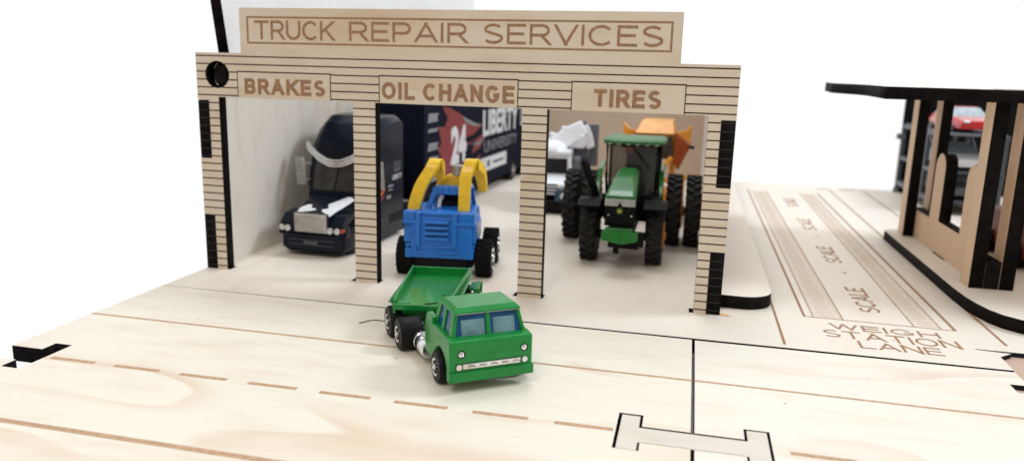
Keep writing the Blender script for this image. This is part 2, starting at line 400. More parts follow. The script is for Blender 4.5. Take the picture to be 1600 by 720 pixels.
for i in range(10):
    x=-.35+i*3.03
    if x+2.05>28: break
    a=max(x,2.6) if i==0 else x
    if i==0: continue
    strip_xy(mb,a,-14.57,a+2.07,-14.54,.22,0.)
o=mb.build('lane_line',ENGL,road,smooth=False)
mb=MB(); strip_xy(mb,28.72,-9.25,42.4,-9.36,.15,0.)
for x in (31.85,34.9,37.9): strip_xy(mb,x,-14.6,x+2.07,-14.6,.22,0.)
mb.build('lane_line',ENGL,road2,smooth=False)
# small burnt slot mark by the rear wheels of the green truck
mb=MB(); strip_xy(mb,12.9,-6.75,13.35,-6.1,.12,0.); strip_xy(mb,13.35,-6.1,16.2,-6.1,.12,0.); mb.build('slot_mark',EDGE,road,smooth=False)
# puzzle key
kz=[(26.17,-13.22),(26.83,-13.22),(26.83,-14.14),(30.52,-14.14),(30.52,-13.3),(31.2,-13.3),(31.2,-15.83),(30.5,-15.83),(30.5,-15.25),(26.85,-15.25),(26.85,-15.83),(26.17,-15.83)]
key=plate('puzzle_key',kz,[],'XY',.0,T,W_KEY,EDGE); key['label']='white H-shaped plywood key joining the two road boards at the seam'; key['category']='puzzle key'
# pavement slab right of garage
def fillet(cx,cy,r,a0,a1,n=12): return [(cx+r*math.cos(R(a0+(a1-a0)*i/n)),cy+r*math.sin(R(a0+(a1-a0)*i/n))) for i in range(n+1)]
pav=plate('pavement',[(30.05,1.45)]+fillet(31.2,2.95,1.55,-90,0)+[(32.75,51.5),(30.05,51.5)],[],'XY',T+.012,T,W_BASE,EDGE); struct(pav,'raised plywood pavement strip along the right side of the garage')
isl=plate('pavement',[(43.,7.2)]+[(43.08,5.2),(43.25,4.06),(43.5,3.0),(43.9,2.2),(44.5,1.6),(45.3,1.2),(46.2,1.0),(60,1.0),(60,24.6),(44.2,24.6),(43.4,24.4),(43.,23.8)],[],'XY',T+.012,T,W_BASE,EDGE); struct(isl,'raised plywood island with black cut edge under the canopy')
# weigh lane engraving
mb=MB()
def ln(x0,y0,x1,y1,w): strip_xy(mb,x0,y0,x1,y1,w,0.)
ln(34.3,1.15,34.3,47,.14); ln(41.43,1.1,41.43,47,.17); ln(34.3,1.2,41.5,1.05,.09)
ln(34.74,1.2,34.74,47,.05); ln(36.2,1.2,36.2,47,.06); ln(39.55,1.15,39.55,47,.06); ln(40.82,1.1,40.82,47,.05)
ln(43.15,-.6,43.15,50,.15); ln(46.78,25,46.78,51,.15); ln(32.83,-3.6,32.83,5,.13)
mb.build('lane_line',ENGR,base,smooth=False)
mb=MB()
for xa,xb in ((34.78,36.16),(39.6,40.78)):
    y=1.3
    while y<46:
        strip_xy(mb,xa,y,xb,y+.16,.04,0.,h=.006); y+=.42
    y=1.3
    while y<45.5:
        strip_xy(mb,xa,y+.5,xb,y+.05,.035,0.,h=.007); y+=.42
mb.build('hatching',ENGL,base,smooth=False)
strokes('lettering','WEIGH','XY',.0,35.35,40.4,-.45,.42,.12,ENGR,base,h=.1)
strokes('lettering','STATION','XY',.0,34.85,40.95,-1.78,-.72,.12,ENGR,base,h=.1)
strokes('lettering','LANE','XY',.0,36.25,39.85,-3.02,-2.03,.12,ENGR,base,h=.1)
for y0 in (3.0,14.3,25.6,37.0): strokes('lettering','SCALE','XY',.0,37.4,38.45,y0,y0+5.0,.14,ENGR,base,rot=90,h=.1)
mb=MB()
for x,y in ((38.08,11.6),(38.08,23.)): mb.cyl((x,y,0),(x,y,.008),.1,12)
mb.build('screw_mark',BURN,base)
mb=MB(); mb.bb(42.0,43.2,50.6,50.9,.0,.01); mb.bb(44.3,45.9,50.7,51.,.0,.01); mb.build('slot_mark',BURN,base,smooth=False)

# ================================================================== GARAGE
G=thing('repair_garage','toy plywood truck repair garage with three open bays and engraved signs','garage',(0,0,0))
fo=[(0,0),(1.36,0),(1.36,10.2),(9.66,10.2),(9.66,0),(10.96,0),(10.96,10.2),(19.2,10.2),(19.2,0),(20.52,0),(20.52,10.2),(28.65,10.2),(28.65,0),(29.27,0),(29.27,3.32),(30,3.32),(30,6.62),(29.27,6.62),(29.27,10.0),(30,10.0),(30,12.67),(27.1,12.67),(27.1,15.13),(2.9,15.13),(2.9,12.67),(0,12.67),(0,10.0),(.73,10.0),(.73,6.64),(0,6.64),(0,3.3),(.73,3.3),(.73,0)]
hole=[(1.34+.765*math.cos(2*PI*i/40),11.45+.765*math.sin(2*PI*i/40)) for i in range(40)]
fac=plate('facade',fo,[hole],'XZ',0.,T,W_FAC,EDGE,G)
gz=[12.49-.4385*k for k in range(29)]
mb=MB()
def gl(x0,x1,z,w=.066): mb.bb(x0,x1,-.006,.05,z-w/2,z+w/2)
SG=((2.6,8.36),(11.19,18.96),(21.74,27.49))
for k,z in enumerate(gz):
    if z<.15: continue
    if z>10.2:
        xs=[(0.01,29.99)] if z>11.68 else [(0.01,SG[0][0]),(SG[0][1],SG[1][0]),(SG[1][1],SG[2][0]),(SG[2][1],29.99)]
        if z<12.2:
            q=abs(z-11.45)
            if q<.765:
                hx=math.sqrt(.765**2-q*q)
                xs=[(0.01,1.34-hx),(1.34+hx,xs[0][1])]+xs[1:]
    else:
        l=.73 if (6.64<z<10.0 or z<3.3) else .01
        r=29.27 if (6.62<z<10. or z<3.32) else 29.99
        xs=[(l,1.36),(9.66,10.96),(19.2,20.52),(28.65,r)]
    for a,b in xs: gl(a,b,z)
mb.build('siding_groove',BURN,fac,smooth=False)
# name board engraving
mb=MB()
for (a,b,c,d) in ((3.34,26.66,14.58,14.68),(3.34,26.66,13.2,13.3),(3.34,3.45,13.3,14.58),(26.55,26.66,13.3,14.58)): mb.bb(a,b,-.006,.04,c,d)
mb.build('sign_border',ENGR,fac,smooth=False)
def word(t,x0,x1): strokes('lettering',t,'XZ',.0,x0,x1,13.44,14.46,.14,ENGR,fac,h=.12)
word('TRUCK',3.8,8.62); word('REPAIR',9.5,16.15); word('SERVICES',17.0,26.22)
for (a,b),t,(ta,tb_),zz in zip(SG,('BRAKES','OIL CHANGE','TIRES'),((3.07,8.02),(11.36,18.76),(22.9,26.3)),((10.42,11.3),(10.42,11.33),(10.42,11.32))):
    pl_=MB().bb(a+.05,b-.05,-.018,.3,10.206,11.62); pl_=pl_.build('name_plate',W_FAC,fac,bevel=.01)
    strokes('lettering',t,'XZ',-.018,ta,tb_,zz[0],zz[1],.205,ENGR,fac,gap=.38,h=.08,bold=True)
    mb=MB(); mb.bb(a,b,-.008,.04,11.62,11.69); mb.bb(a,a+.05,-.008,.04,10.2,11.62); mb.bb(b-.05,b,-.008,.04,10.2,11.62); mb.build('plate_groove',BURN,fac,smooth=False)
# side walls; finger tabs run through the facade
def side(name,x,flip):
    out=[(T,0),(T,3.32-3.3),(T,0)]
    o=[(0.0,0.0),(0.0,3.28),(T+.005,3.28),(T+.005,6.66),(0.0,6.66),(0.0,9.98),(T+.005,9.98),(T+.005,12.5),(51.2,12.5),(51.2,0)]
    return plate(name,o,[],'YZ',x,T,W_WALL,EDGE,G)
side('side_wall',.01,0); side('side_wall',29.29,1)
# notched ply texture lines on the tabs
mb=MB()
for x0,x1 in ((.0,.71),(29.285,29.995)):
    for z in [z for z in gz if (6.7<z<9.95 or .1<z<3.25)]: mb.bb(x0,x1,-.012,.03,z-.016,z+.016)
mb.build('tab_groove',plain('tab_line',(.03,.028,.027),.6),fac,smooth=False)
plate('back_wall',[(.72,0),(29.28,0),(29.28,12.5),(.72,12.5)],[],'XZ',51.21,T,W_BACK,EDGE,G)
# opened roof panel, hinged in the round hole, leaning out to the left
rp=plate('roof_panel',[(.75,.35),(54.6,.35),(54.6,27.),(.75,27.)],[],'YZ',-.35,.68,birch('birch_roof',(.77,.79,.80),(.68,.62,.55),'Y',14.,.3),EDGE,G)
rp.location=(1.5,0,11.45); rp.rotation_euler=(0,R(-7.1),0)
pg=MB(); pg.bb(-.36,.36,.12,.75,-.5,.5); pg.cyl((.1,.73,0),(.1,.8,0),.95,32); pg=pg.build('peg_and_dark_disc',EDGE,rp,bevel=.03); pg.location=(0,0,0); pg.rotation_euler=(0,R(9),0)  # peg, plus an added black disc that darkens the hole behind it
st=MB(); st.prism([(29.98,-.12),(30.55,-.1),(30.62,.0),(30.3,.12),(30.5,.3),(30.0,.35)],'Z',.0,.006); st.build('glue_stain',SCORCH,base,smooth=False)

# ================================================================== shared vehicle bits
def wheel(parent,x,y,r,w,side,rim=CHR,tyre=RUB,rr=.55,holes=8,lug=False,z=None,n=36):
    """axle along x; side=+1 outer face towards +x"""
    z=r if z is None else z
    m=MB(); b=min(.12*r,.2*w)
    m.lathe([(r*rr*.5,-w/2),(r*.9,-w/2),(r*.97,-w/2+b*.6),(r,-w/2+b*1.4),(r,w/2-b*1.4),(r*.97,w/2-b*.6),(r*.9,w/2),(r*rr*.5,w/2)],(0,0,0),'X',n)
    if lug:
        K=lug
        for i in range(K):
            a=2*PI*i/K
            for s in (-1,1):
                M=Matrix.Rotation(a+(PI/K if s>0 else 0),4,'X')@Matrix.Translation((s*w*.235,0,r*1.02))@Matrix.Rotation(s*R(32),4,'Z')
                mm=MB(); mm.box((0,0,0),(w*.56,r*.10,r*.13),taper=(.95,.75)); m.add(mm.v,mm.f,0,M)
    o=m.build('wheel',tyre,parent,ang=30); o.location=(x,y,z)
    m=MB(); ex=side*(w/2); R1=r*rr
    m.lathe([(R1,ex-side*.02*r),(R1,ex+side*.05*r),(R1*.82,ex+side*.02*r),(R1*.3,ex+side*.03*r),(R1*.28,ex+side*.10*r),(.001,ex+side*.11*r)],(0,0,0),'X',28)
    for i in range(holes):
        a=2*PI*i/holes; c=(ex+side*.025*r,R1*.58*math.cos(a),R1*.58*math.sin(a)); m.cyl((c[0]-side*.02*r,c[1],c[2]),(c[0]+side*.03*r,c[1],c[2]),R1*.17,10,1)
    m.build('rim',[rim,BLACKP],o,ang=40)
    return o

# ================================================================== GREEN TRUCK
t=thing('toy_truck','green die-cast toy truck with flatbed tray parked in front of the middle bay','toy truck',(21.0,-12.4,0),36)
m=MB()
# cab lower shell: side profile (y,z) with wheel arch
arch=[(1.25+.82*math.cos(R(a)),.62+.84*math.sin(R(a))) for a in range(180,-1,-15)]
prof=[(0,.47),(0,2.06),(.36,2.13),(3.0,2.13),(3.3,2.05),(3.3,.62)]+[(p[0],p[1]) for p in arch[::-1]]+[(.35,.47)]
m.prism(prof,'X',-1.73,1.73)
cab=m.build('cab_body',GREEN,t,bevel=.11,seg=4,ang=30)
m=MB()  # bumper lip
m.bb(-1.76,1.76,-.09,.25,.45,.86); m.build('bumper',GREEN,t,bevel=.05)
# greenhouse: corner posts, roof, glass
def sec(z): # half widths / y range at height z
    k=(z-2.1)/(3.0-2.1); return (1.55-.2*k, .33+.27*k, 2.75-.35*k)
m=MB(); x0,f0,b0=sec(2.1); x1,f1,b1=sec(3.0)
def postq(xa,xb,ya,yb,xc,xd,yc,yd): m.loft([[(xa,ya,2.08),(xb,ya,2.08),(xb,yb,2.08),(xa,yb,2.08)],[(xc,yc,3.02),(xd,yc,3.02),(xd,yd,3.02),(xc,yd,3.02)]])
for s in (-1,1):
    postq(s*x0,s*(x0-.17),f0,f0+.42,s*x1,s*(x1-.15),f1,f1+.36)
    postq(s*x0,s*(x0-.12),1.42,1.66,s*x1,s*(x1-.12),1.5,1.7)
    postq(s*x0,s*(x0-.12),2.3,b0,s*x1,s*(x1-.12),2.15,b1)
postq(-.09,.09,f0,f0+.12,-.09,.09,f1,f1+.12)
postq(-x0,x0,b0-.15,b0,-x1,x1,b1-.15,b1)
m.build('window_frame',GREEN,t,bevel=.05,seg=3)
m=MB()
m.loft([[(-x1-.04,f1-.06,2.96),(x1+.04,f1-.06,2.96),(x1+.04,b1+.05,2.96),(-x1-.04,b1+.05,2.96)],[(-x1-.04,f1-.06,3.03),(x1+.04,f1-.06,3.03),(x1+.04,b1+.05,3.03),(-x1-.04,b1+.05,3.03)],[(-x1+.13,f1+.16,3.2),(x1-.13,f1+.16,3.2),(x1-.13,b1-.12,3.2),(-x1+.13,b1-.12,3.2)]])
m.build('roof',GREEN,t,bevel=.09,seg=4,ang=15)
m=MB(); m.bb(-x1-.02,x1+.02,f1-.085,f1-.05,2.955,2.985); m.build('roof_lip',CHRD,t,bevel=.012)
m=MB()  # blue-tinted one-piece window insert
e=.07
m.loft([[(-x0+e,f0+e,2.05),(x0-e,f0+e,2.05),(x0-e,b0-e,2.05),(-x0+e,b0-e,2.05)],[(-x1+e,f1+e,3.0),(x1-e,f1+e,3.0),(x1-e,b1-e,3.0),(-x1+e,b1-e,3.0)]])
ins=m.build('window_glass',GLB,t,bevel=.02)
m=MB()  # paler panes seen within the blue edge
def wp(xa,xb,za,zb,off=.012):
    def y(z): return f0+e+(f1-f0)*(z-2.05)/.95-off
    m.loft([[(xa,y(za),za),(xb,y(za),za),(xb,y(zb),zb),(xa,y(zb),zb)],[(xa,y(za)+.02,za),(xb,y(za)+.02,za),(xb,y(zb)+.02,zb),(xa,y(zb)+.02,zb)]])
wp(-1.1,-.14,2.12,2.72); wp(.22,1.12,2.12,2.72); m.build('pane',GLI,ins,bevel=.008)
m=MB(); m.cyl((.55,.36,2.12),(.55,.9,2.1),.2,16); 
# face details
for s in (-1,1):
    m=MB(); x=s*1.3
    m.lathe([(.16,.03),(.16,-.012),(.12,-.016),(.001,-.01)],(x+.05,0,1.56),'Y',24,1); m.lathe([(.125,-.0),(.115,-.04),(.07,-.075),(.001,-.09)],(x+.03,0,1.57),'Y',24,0)
    m.build('headlight',[CHR,BLACKP],t)
m=MB(); m.bb(-1.5,1.52,-.012,.02,.92,1.22); m.build('grille_recess',GREEND,t,bevel=.01)
m=MB(); m.bb(-1.2,1.18,-.07,.02,.97,1.18)
m.cyl((-1.36,-.09,1.07),(-1.36,.02,1.07),.12,16); m.cyl((1.36,-.09,1.09),(1.36,.02,1.09),.12,16)
gr=m.build('grille',CHR,t,bevel=.02)
m=MB()
for i in range(5):
    x=-1.0+i*.46
    m.bb(x,x+.32,-.078,-.06,1.05,1.07); m.bb(x+.03,x+.26,-.078,-.06,1.10,1.115)
m.build('grille_slot',BLACKP,gr,smooth=False)
m=MB(); m.prism([(0,-.1),(.09,-.04),(.09,.1),(-.09,.1),(-.09,-.04)],'Y',-.02,.01,0,Matrix.Translation((.1,0,1.52))); m.build('badge',GREEN,t,bevel=.012)
for s in (-1,1):   # shoulder shelf and air intake block behind the doors
    m=MB(); m.box((s*1.55,2.75,2.22),(.34,.9,.28),taper=(.8,.9))
    m.build('shoulder',GREEN,t,bevel=.05)
for s in (-1,1):
    m=MB(); m.lathe([(.01,3.1),(.36,3.12),(.42,3.25),(.42,3.7),(.36,3.75),(.42,3.8),(.42,4.2),(.36,4.26),(.42,4.32),(.42,4.72),(.34,4.85),(.01,4.87)],(s*1.5,0,.64),'Y',28); m.build('chrome_tank',CHR,t,ang=40)
m=MB(); m.bb(-.75,.75,3.0,7.9,.85,1.25)
for s in (-1,1): m.bb(s*.8-.09,s*.8+.09,3.0,8.1,.75,1.5)
for y in (3.7,4.5,6.2): m.bb(-.9,.9,y,y+.25,.9,1.62)
for i in range(9): m.box((-.5+.12*i,3.4+.5*i,1.5),(.25,.22,.3),0,(10,0,20*i))
m.cyl((-1.9,1.25,.66),(1.9,1.25,.66),.12,10); m.cyl((-2.0,5.3,.7),(2.0,5.3,.7),.14,10); m.cyl((-2.0,7.1,.7),(2.0,7.1,.7),.14,10)
m.build('chassis',GREEND,t,bevel=.03)
for s in (-1,1):
    wheel(t,s*1.63,1.3,.66,.5,s,rr=.56)
    for y in (5.3,7.1): wheel(t,s*1.86,y,.72,1.0,s,rr=.5)
# flatbed trailer tray, swung round its fifth wheel
tr=MB()
A=Matrix.Rotation(R(-36),4,'Z')@Matrix.Translation(Vector((16.65-21.0,-8.25+12.4,0)))@Matrix.Rotation(R(9.5),4,'Z')
# local: x right, y back, origin middle of the front lip
Fz=1.62
tr.loft([[(-1.33,0,Fz-.12),(1.33,0,Fz-.12),(1.33,0,Fz),(-1.33,0,Fz)],[(-1.5,5.7,Fz-.12),(1.5,5.7,Fz-.12),(1.5,5.7,Fz),(-1.5,5.7,Fz)]],M if False else 0)
for s in (-1,1): tr.loft([[(s*1.33,-.02,Fz-.35),(s*1.2,-.02,Fz-.35),(s*1.2,-.02,Fz+.30),(s*1.33,-.02,Fz+.30)],[(s*1.35,.7,Fz-.2),(s*1.23,.7,Fz-.2),(s*1.23,.7,Fz+.42),(s*1.35,.7,Fz+.42)],[(s*1.56,5.75,Fz-.2),(s*1.42,5.75,Fz-.2),(s*1.42,5.75,Fz+.44),(s*1.56,5.75,Fz+.44)]])
tr.bb(-1.5,1.5,5.62,5.76,Fz-.2,Fz+.40)
tr.bb(-1.33,1.33,-.08,.1,Fz-.16,Fz+.13)
tr.bb(-1.2,-.62,.12,.45,Fz,Fz+.16); tr.bb(.62,1.2,.12,.45,Fz,Fz+.16)
tr.prism([(.02,Fz-.14),(1.0,Fz-.14),(1.7,.95),(.5,.9)],'X',-.95,.95)
tr.bb(-1.62,-1.46,.6,5.6,Fz+.02,Fz+.16); tr.bb(1.5,1.64,1.2,5.7,Fz+.02,Fz+.16)
tr.v=[A@v for v in tr.v]
tray=tr.build('trailer_tray',GREEN,t,bevel=.04)
tr=MB()
tr.bb(-.5,.5,1.2,7.2,.75,1.3); tr.v=[A@v for v in tr.v]; tr.build('trailer_frame',GREEND,t,bevel=.03); tr=MB(); tr.box((1.75,5.9,1.0),(.5,1.3,.12)); tr.box((1.9,5.35,.85),(.35,.12,.5),0,(20,0,0)); tr.box((-1.75,5.9,1.0),(.5,1.3,.12))
tr.box((1.9,6.5,.8),(.35,.12,.6),0,(-25,0,0))
tr.cyl((-1.3,6.1,.5),(1.3,6.1,.5),.1,10)
tr.v=[A@v for v in tr.v]; tr.build('rear_bracket',GREEN,t,bevel=.03)
for s in (-1,1):
    w=wheel(t,0,0,.5,.5,s); w.matrix_local=A@Matrix.Translation((s*1.25,6.1,.5))
# rear mudguard over the tandem wheels
for s in (-1,1):
    m=MB(); m.bar([(s*1.7,6.7,1.5),(s*1.7,7.5,1.52),(s*1.7,8.0,1.38)],.9,.09)
    m.build('mudguard',GREEN,t,bevel=.03)

# ================================================================== BLUE EXCAVATOR
t=thing('toy_excavator','blue wheeled toy excavator with yellow arms, seen from behind in the middle bay','toy excavator',(14.1,2.45,0),8.3)
m=MB()
pr=[(-.15,1.15),(-.3,1.3),(-.3,3.3),(-.22,3.75),(.6,3.9),(2.9,3.95),(3.6,3.2),(3.6,2.0),(2.9,1.25)]
m.prism(pr,'X',-1.88,1.75)
m.bb(-2.33,1.92,-.12,2.8,2.05,3.2)   # flared sides
m.box((-.2,1.3,1.6),(4.1,2.7,.8),taper=(1.02,1))
body=m.build('body',BLUE,t,bevel=.15,seg=4,ang=30)
m=MB()
m.bb(-2.3,-1.6,-.32,.35,3.2,3.95); m.bb(.95,1.9,-.32,.35,3.2,3.92)      # rear corner lobes
m.bb(-1.56,-1.28,-.46,.1,1.9,3.9); m.bb(.58,.88,-.46,.1,1.9,3.95)          # vertical ribs
m.bb(-2.34,-1.5,-.42,.1,3.26,3.44); m.bb(.86,1.97,-.42,.1,3.2,3.38)
m.bb(-1.55,1.0,-.42,0,1.52,1.62); m.bb(-1.55,1.0,-.42,0,1.86,1.94); m.bb(-1.6,-1.48,-.42,0,1.52,1.94); m.bb(.93,1.03,-.42,0,1.52,1.94)
m.bb(-2.2,-1.8,-.34,.1,1.2,1.75); m.bb(1.35,1.85,-.34,.1,1.2,1.75)
m.bb(-1.25,.55,-.30,.9,3.75,3.93)
m.build('rear_panel',BLUE,t,bevel=.06,seg=3)
m=MB()
m.bb(-1.12,.5,-.335,-.25,2.18,3.62,0)
for i in range(4): m.box((-.31,-.40,2.38+.33*i),(1.45,.24,.17),0)
m.build('vent_louvre',BLUE,t,bevel=.055,seg=3)
m=MB()
for i in range(3): m.bb(-1.0,.38,-.345,-.3,2.50+.33*i,2.58+.33*i)
m.build('vent_gap',plain('blue_shadow_gap',(.004,.05,.18),.6),t,smooth=False)
# cab frame
m=MB()
def bq(p,q,w=.28,d=.28): 
    m.loft([[(p[0]-w/2,p[1]-d/2,p[2]),(p[0]+w/2,p[1]-d/2,p[2]),(p[0]+w/2,p[1]+d/2,p[2]),(p[0]-w/2,p[1]+d/2,p[2])],[(q[0]-w/2,q[1]-d/2,q[2]),(q[0]+w/2,q[1]-d/2,q[2]),(q[0]+w/2,q[1]+d/2,q[2]),(q[0]-w/2,q[1]+d/2,q[2])]])
bq((-1.15,1.2,3.85),(-.72,1.5,5.0),.34); bq((1.42,1.2,3.85),(1.25,1.5,5.0),.3)
bq((-1.15,3.0,3.85),(-.72,2.9,5.0)); bq((1.42,3.0,3.85),(1.25,2.9,5.0))
m.bb(-.88,1.42,1.32,1.68,4.72,5.14); m.bb(-.88,1.42,2.75,3.05,4.72,5.1)
for i in range(4): m.cyl((-.62+.38*i,1.3,5.1),(-.62+.38*i,1.75,5.1),.16,12)
m.bb(-.85,1.4,1.4,3.0,4.98,5.12)
m.build('cab_frame',BLUE,t,bevel=.07,seg=3)
m=MB(); m.bb(-.75,1.2,1.9,2.8,3.9,4.35); m.bb(-.55,.9,2.4,2.9,4.2,4.75); m.build('seat',BLACKP,t,bevel=.08)
m=MB(); m.tube([(-.55,1.7,3.9),(-.5,1.75,4.3),(-.35,1.8,4.62)],.13,12); m.build('lever',WHITEC,t)
m=MB()
L=[(-2.0,.5,3.85),(-1.72,.9,5.35),(-1.0,1.7,6.55),(-.72,2.2,6.15),(-.7,2.5,5.4)]
for s,path,wd in ((-1,[(-1.9,.85,3.7),(-1.85,.95,4.2),(-1.5,1.05,5.3),(-.95,1.25,6.2),(-.72,1.5,6.55),(-.58,1.9,6.3),(-.55,2.2,5.5)],.62),(1,[(1.1,.85,3.7),(1.1,.95,4.2),(1.12,1.05,5.6),(1.28,1.3,6.3),(1.48,1.6,6.6),(1.85,2.3,6.0),(2.0,2.6,4.85)],.66)):
    m=MB(); m.bar(cat(path),catw([wd*1.05,wd*1.15,wd*1.2,wd*1.2,wd*1.1,wd*.95,wd*.75] if s<0 else [wd*1.0,wd*1.0,wd*1.0,wd*1.05,wd*1.1,wd*1.0,wd*.8]),catw([.5,.6,.6,.65,.65,.6,.4])); m.build('arm',YEL,t,bevel=.1,seg=3,ang=25)
m=MB(); m.prism([(-1.0,4.95),(1.3,4.95),(1.1,5.45),(.6,5.75),(-.2,5.75),(-.85,5.3)],'Y',2.6,3.5); m.build('boom_base',YEL,t,bevel=.12,seg=3,ang=25)
m=MB(); m.cyl((.4,2.9,5.7),(.4,2.9,6.35),.38,10); mm=m.build('pin_cap',CHRD,t,bevel=.05); 
m=MB(); m.cyl((.4,2.9,5.3),(.4,2.9,5.72),.1,10); m.build('pin',AMB,t)
m=MB(); m.box((1.94,1.4,2.75),(.03,1.5,.9),0); m.box((1.94,1.6,1.9),(.03,1.2,.35),0); m.build('side_sticker',plain('chequer_sticker',(.35,.38,.42),.4,var=.9,scale=5.),t)
m=MB(); m.bb(-1.9,1.7,.2,4.3,.55,1.25); m.bb(-1.6,1.4,-.1,.5,.7,1.2); m.cyl((-2.4,1.07,1.07),(2.4,1.07,1.07),.2,12); m.cyl((-2.4,4.2,1.07),(2.4,4.2,1.07),.2,12); m.build('chassis',BLACKP,t,bevel=.05)
for y in (1.05,4.5):
    for s in (-1,1): wheel(t,s*2.36+.03,y-.25,1.07,.95,s,tyre=RUBM,rr=.62,holes=5,lug=22)

# ================================================================== NAVY SEMI TRUCK
t=thing('toy_semi_truck','glossy navy toy semi truck with white hood patches and silver visor','toy truck',(4.6,4.3,0),-2.4)
m=MB()  # bumper and fenders
bp_=[(-2.32,.95),(-2.2,.25),(-1.7,.0),(1.7,.0),(2.2,.25),(2.32,.95),(2.32,1.6),(-2.32,1.6)]
m.prism(bp_,'Z',.45,1.5); m.prism([(x*.93,y+.08) for x,y in bp_],'Z',.3,.5)
m.build('bumper',NAVY,t,bevel=.1,seg=3)
m=MB(); m.bb(-1.6,1.6,-.03,.1,.78,.82); m.bb(-1.6,1.6,-.03,.1,1.1,1.14); m.bb(-.5,.5,-.04,.1,.86,1.06); m.build('bumper_trim',GREYF,t,bevel=.01)
for s in (-1,1):
    m=MB()
    pth=[(s*1.78,.3,1.5),(s*1.78,.35,2.0),(s*1.78,.8,2.45),(s*1.8,1.7,2.6),(s*1.85,2.7,2.4),(s*1.9,3.5,1.5)]
    m.bar(pth,[1.0,1.0,1.0,1.0,.9,.8],[.5,.6,.55,.4,.3,.25])
    m.box((s*1.83,.5,1.72),(1.15,.9,.72),taper=(.95,.7),shift=(0,.12))
    m.build('fender',NAVY,t,bevel=.12,seg=3,ang=25)
m=MB()
def hs(y,w,z0,z1,c=.25): return [(-w,y,z0),(w,y,z0),(w,y,z1-c),(w-c,y,z1),(-w+c,y,z1),(-w,y,z1-c)]
m.loft([hs(.18,1.28,1.3,2.85),hs(.5,1.3,1.3,2.98),hs(2.0,1.55,1.4,3.35),hs(3.7,1.85,1.4,3.7)])
m.build('hood',NAVY,t,bevel=.08,seg=3,ang=20)
m=MB(); m.bb(-1.17,1.17,-.02,.3,1.62,2.86,1); m.bb(-1.08,1.08,-.06,.2,1.7,2.78,0)
gr=m.build('grille',[plain('grille_mesh',(.72,.71,.67),.3,metal=.3,var=.2,scale=2.5),CHRD],t,bevel=.03)
m=MB()
for i in range(12): m.bb(-1.05,1.05,-.075,-.05,1.745+.085*i,1.77+.085*i)
m.build('grille_slot',BLACKP,gr,smooth=False)
for x,y in ((-2.12,.14),(-1.66,.04),(1.38,.02),(1.86,.06)):
    m=MB(); m.lathe([(.2,.3),(.2,-.08),(.16,-.1),(.001,-.13)],(x,y,1.82),'Y',20); m.build('headlight',HEADL,t)
m=MB(); m.cyl((2.2,.45,1.85),(2.2,.04,1.85),.14,14); m.build('turn_light',plain('amber_red',(.4,.06,.02),.3),t)
# white painted patches on the hood, each laid on the slope
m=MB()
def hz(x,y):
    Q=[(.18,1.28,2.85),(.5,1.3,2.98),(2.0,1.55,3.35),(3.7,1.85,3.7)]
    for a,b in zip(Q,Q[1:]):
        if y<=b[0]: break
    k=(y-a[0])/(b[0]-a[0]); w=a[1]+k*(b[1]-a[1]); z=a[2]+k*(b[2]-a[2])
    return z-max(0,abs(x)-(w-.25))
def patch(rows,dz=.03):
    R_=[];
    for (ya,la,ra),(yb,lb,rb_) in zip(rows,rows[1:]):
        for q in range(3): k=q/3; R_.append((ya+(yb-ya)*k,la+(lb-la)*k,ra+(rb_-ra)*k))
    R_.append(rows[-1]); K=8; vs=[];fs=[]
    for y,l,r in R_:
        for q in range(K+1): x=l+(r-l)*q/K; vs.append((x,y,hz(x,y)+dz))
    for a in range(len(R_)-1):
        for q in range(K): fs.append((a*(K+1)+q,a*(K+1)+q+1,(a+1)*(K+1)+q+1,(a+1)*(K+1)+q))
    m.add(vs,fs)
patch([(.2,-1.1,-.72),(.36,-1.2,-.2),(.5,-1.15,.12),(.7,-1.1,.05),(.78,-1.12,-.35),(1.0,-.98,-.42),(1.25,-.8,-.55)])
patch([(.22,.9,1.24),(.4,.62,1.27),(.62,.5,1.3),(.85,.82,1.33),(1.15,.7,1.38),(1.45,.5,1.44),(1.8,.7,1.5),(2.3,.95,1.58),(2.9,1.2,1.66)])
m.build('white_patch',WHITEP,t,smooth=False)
m=MB()  # cab and sleeper
def cs(y,w,z1,c=.45,z0=1.0): return [(-w,y,z0),(w,y,z0),(w,y,z1-c),(w-c,y,z1),(-w+c,y,z1),(-w,y,z1-c)]
m.loft([cs(3.3,2.0,3.75,.1),cs(4.15,2.2,5.75,.25),cs(4.3,2.3,6.3,.4),cs(4.8,2.35,7.4,.6),cs(5.6,2.38,8.25,.6),cs(6.6,2.4,8.7,.5),cs(8.6,2.4,8.75,.4),cs(9.3,2.4,8.5,.4)])
cabo=m.build('cab_body',NAVY,t,bevel=.14,seg=4,ang=22)
m=MB()
for s in (-1,1):
    m.loft([[(s*.06,3.28,3.85),(s*1.72,3.38,3.85),(s*1.72,3.43,3.85),(s*.06,3.33,3.85)],[(s*.06,4.08,5.72),(s*1.8,4.12,5.72),(s*1.8,4.18,5.72),(s*.06,4.14,5.72)]])
m.v=[v+Vector((0,-.03,0)) for v in m.v]; m.build('windshield',plain('smoky_window',(.04,.038,.036),.14,var=.6,scale=1.2,spec=.35),t)
m=MB(); m.prism([(3.95,3.95),(5.5,3.95),(5.5,5.3),(4.35,5.3)],'X',2.3,2.42); m.build('side_window',GLD,t,bevel=.02); m=MB(); m.prism([(3.95,3.95),(5.5,3.95),(5.5,5.3),(4.35,5.3)],'X',-2.42,-2.3); m.build('side_window',GLD,t,bevel=.02)
m=MB()  # chrome sun visor, V-shaped with three ridges
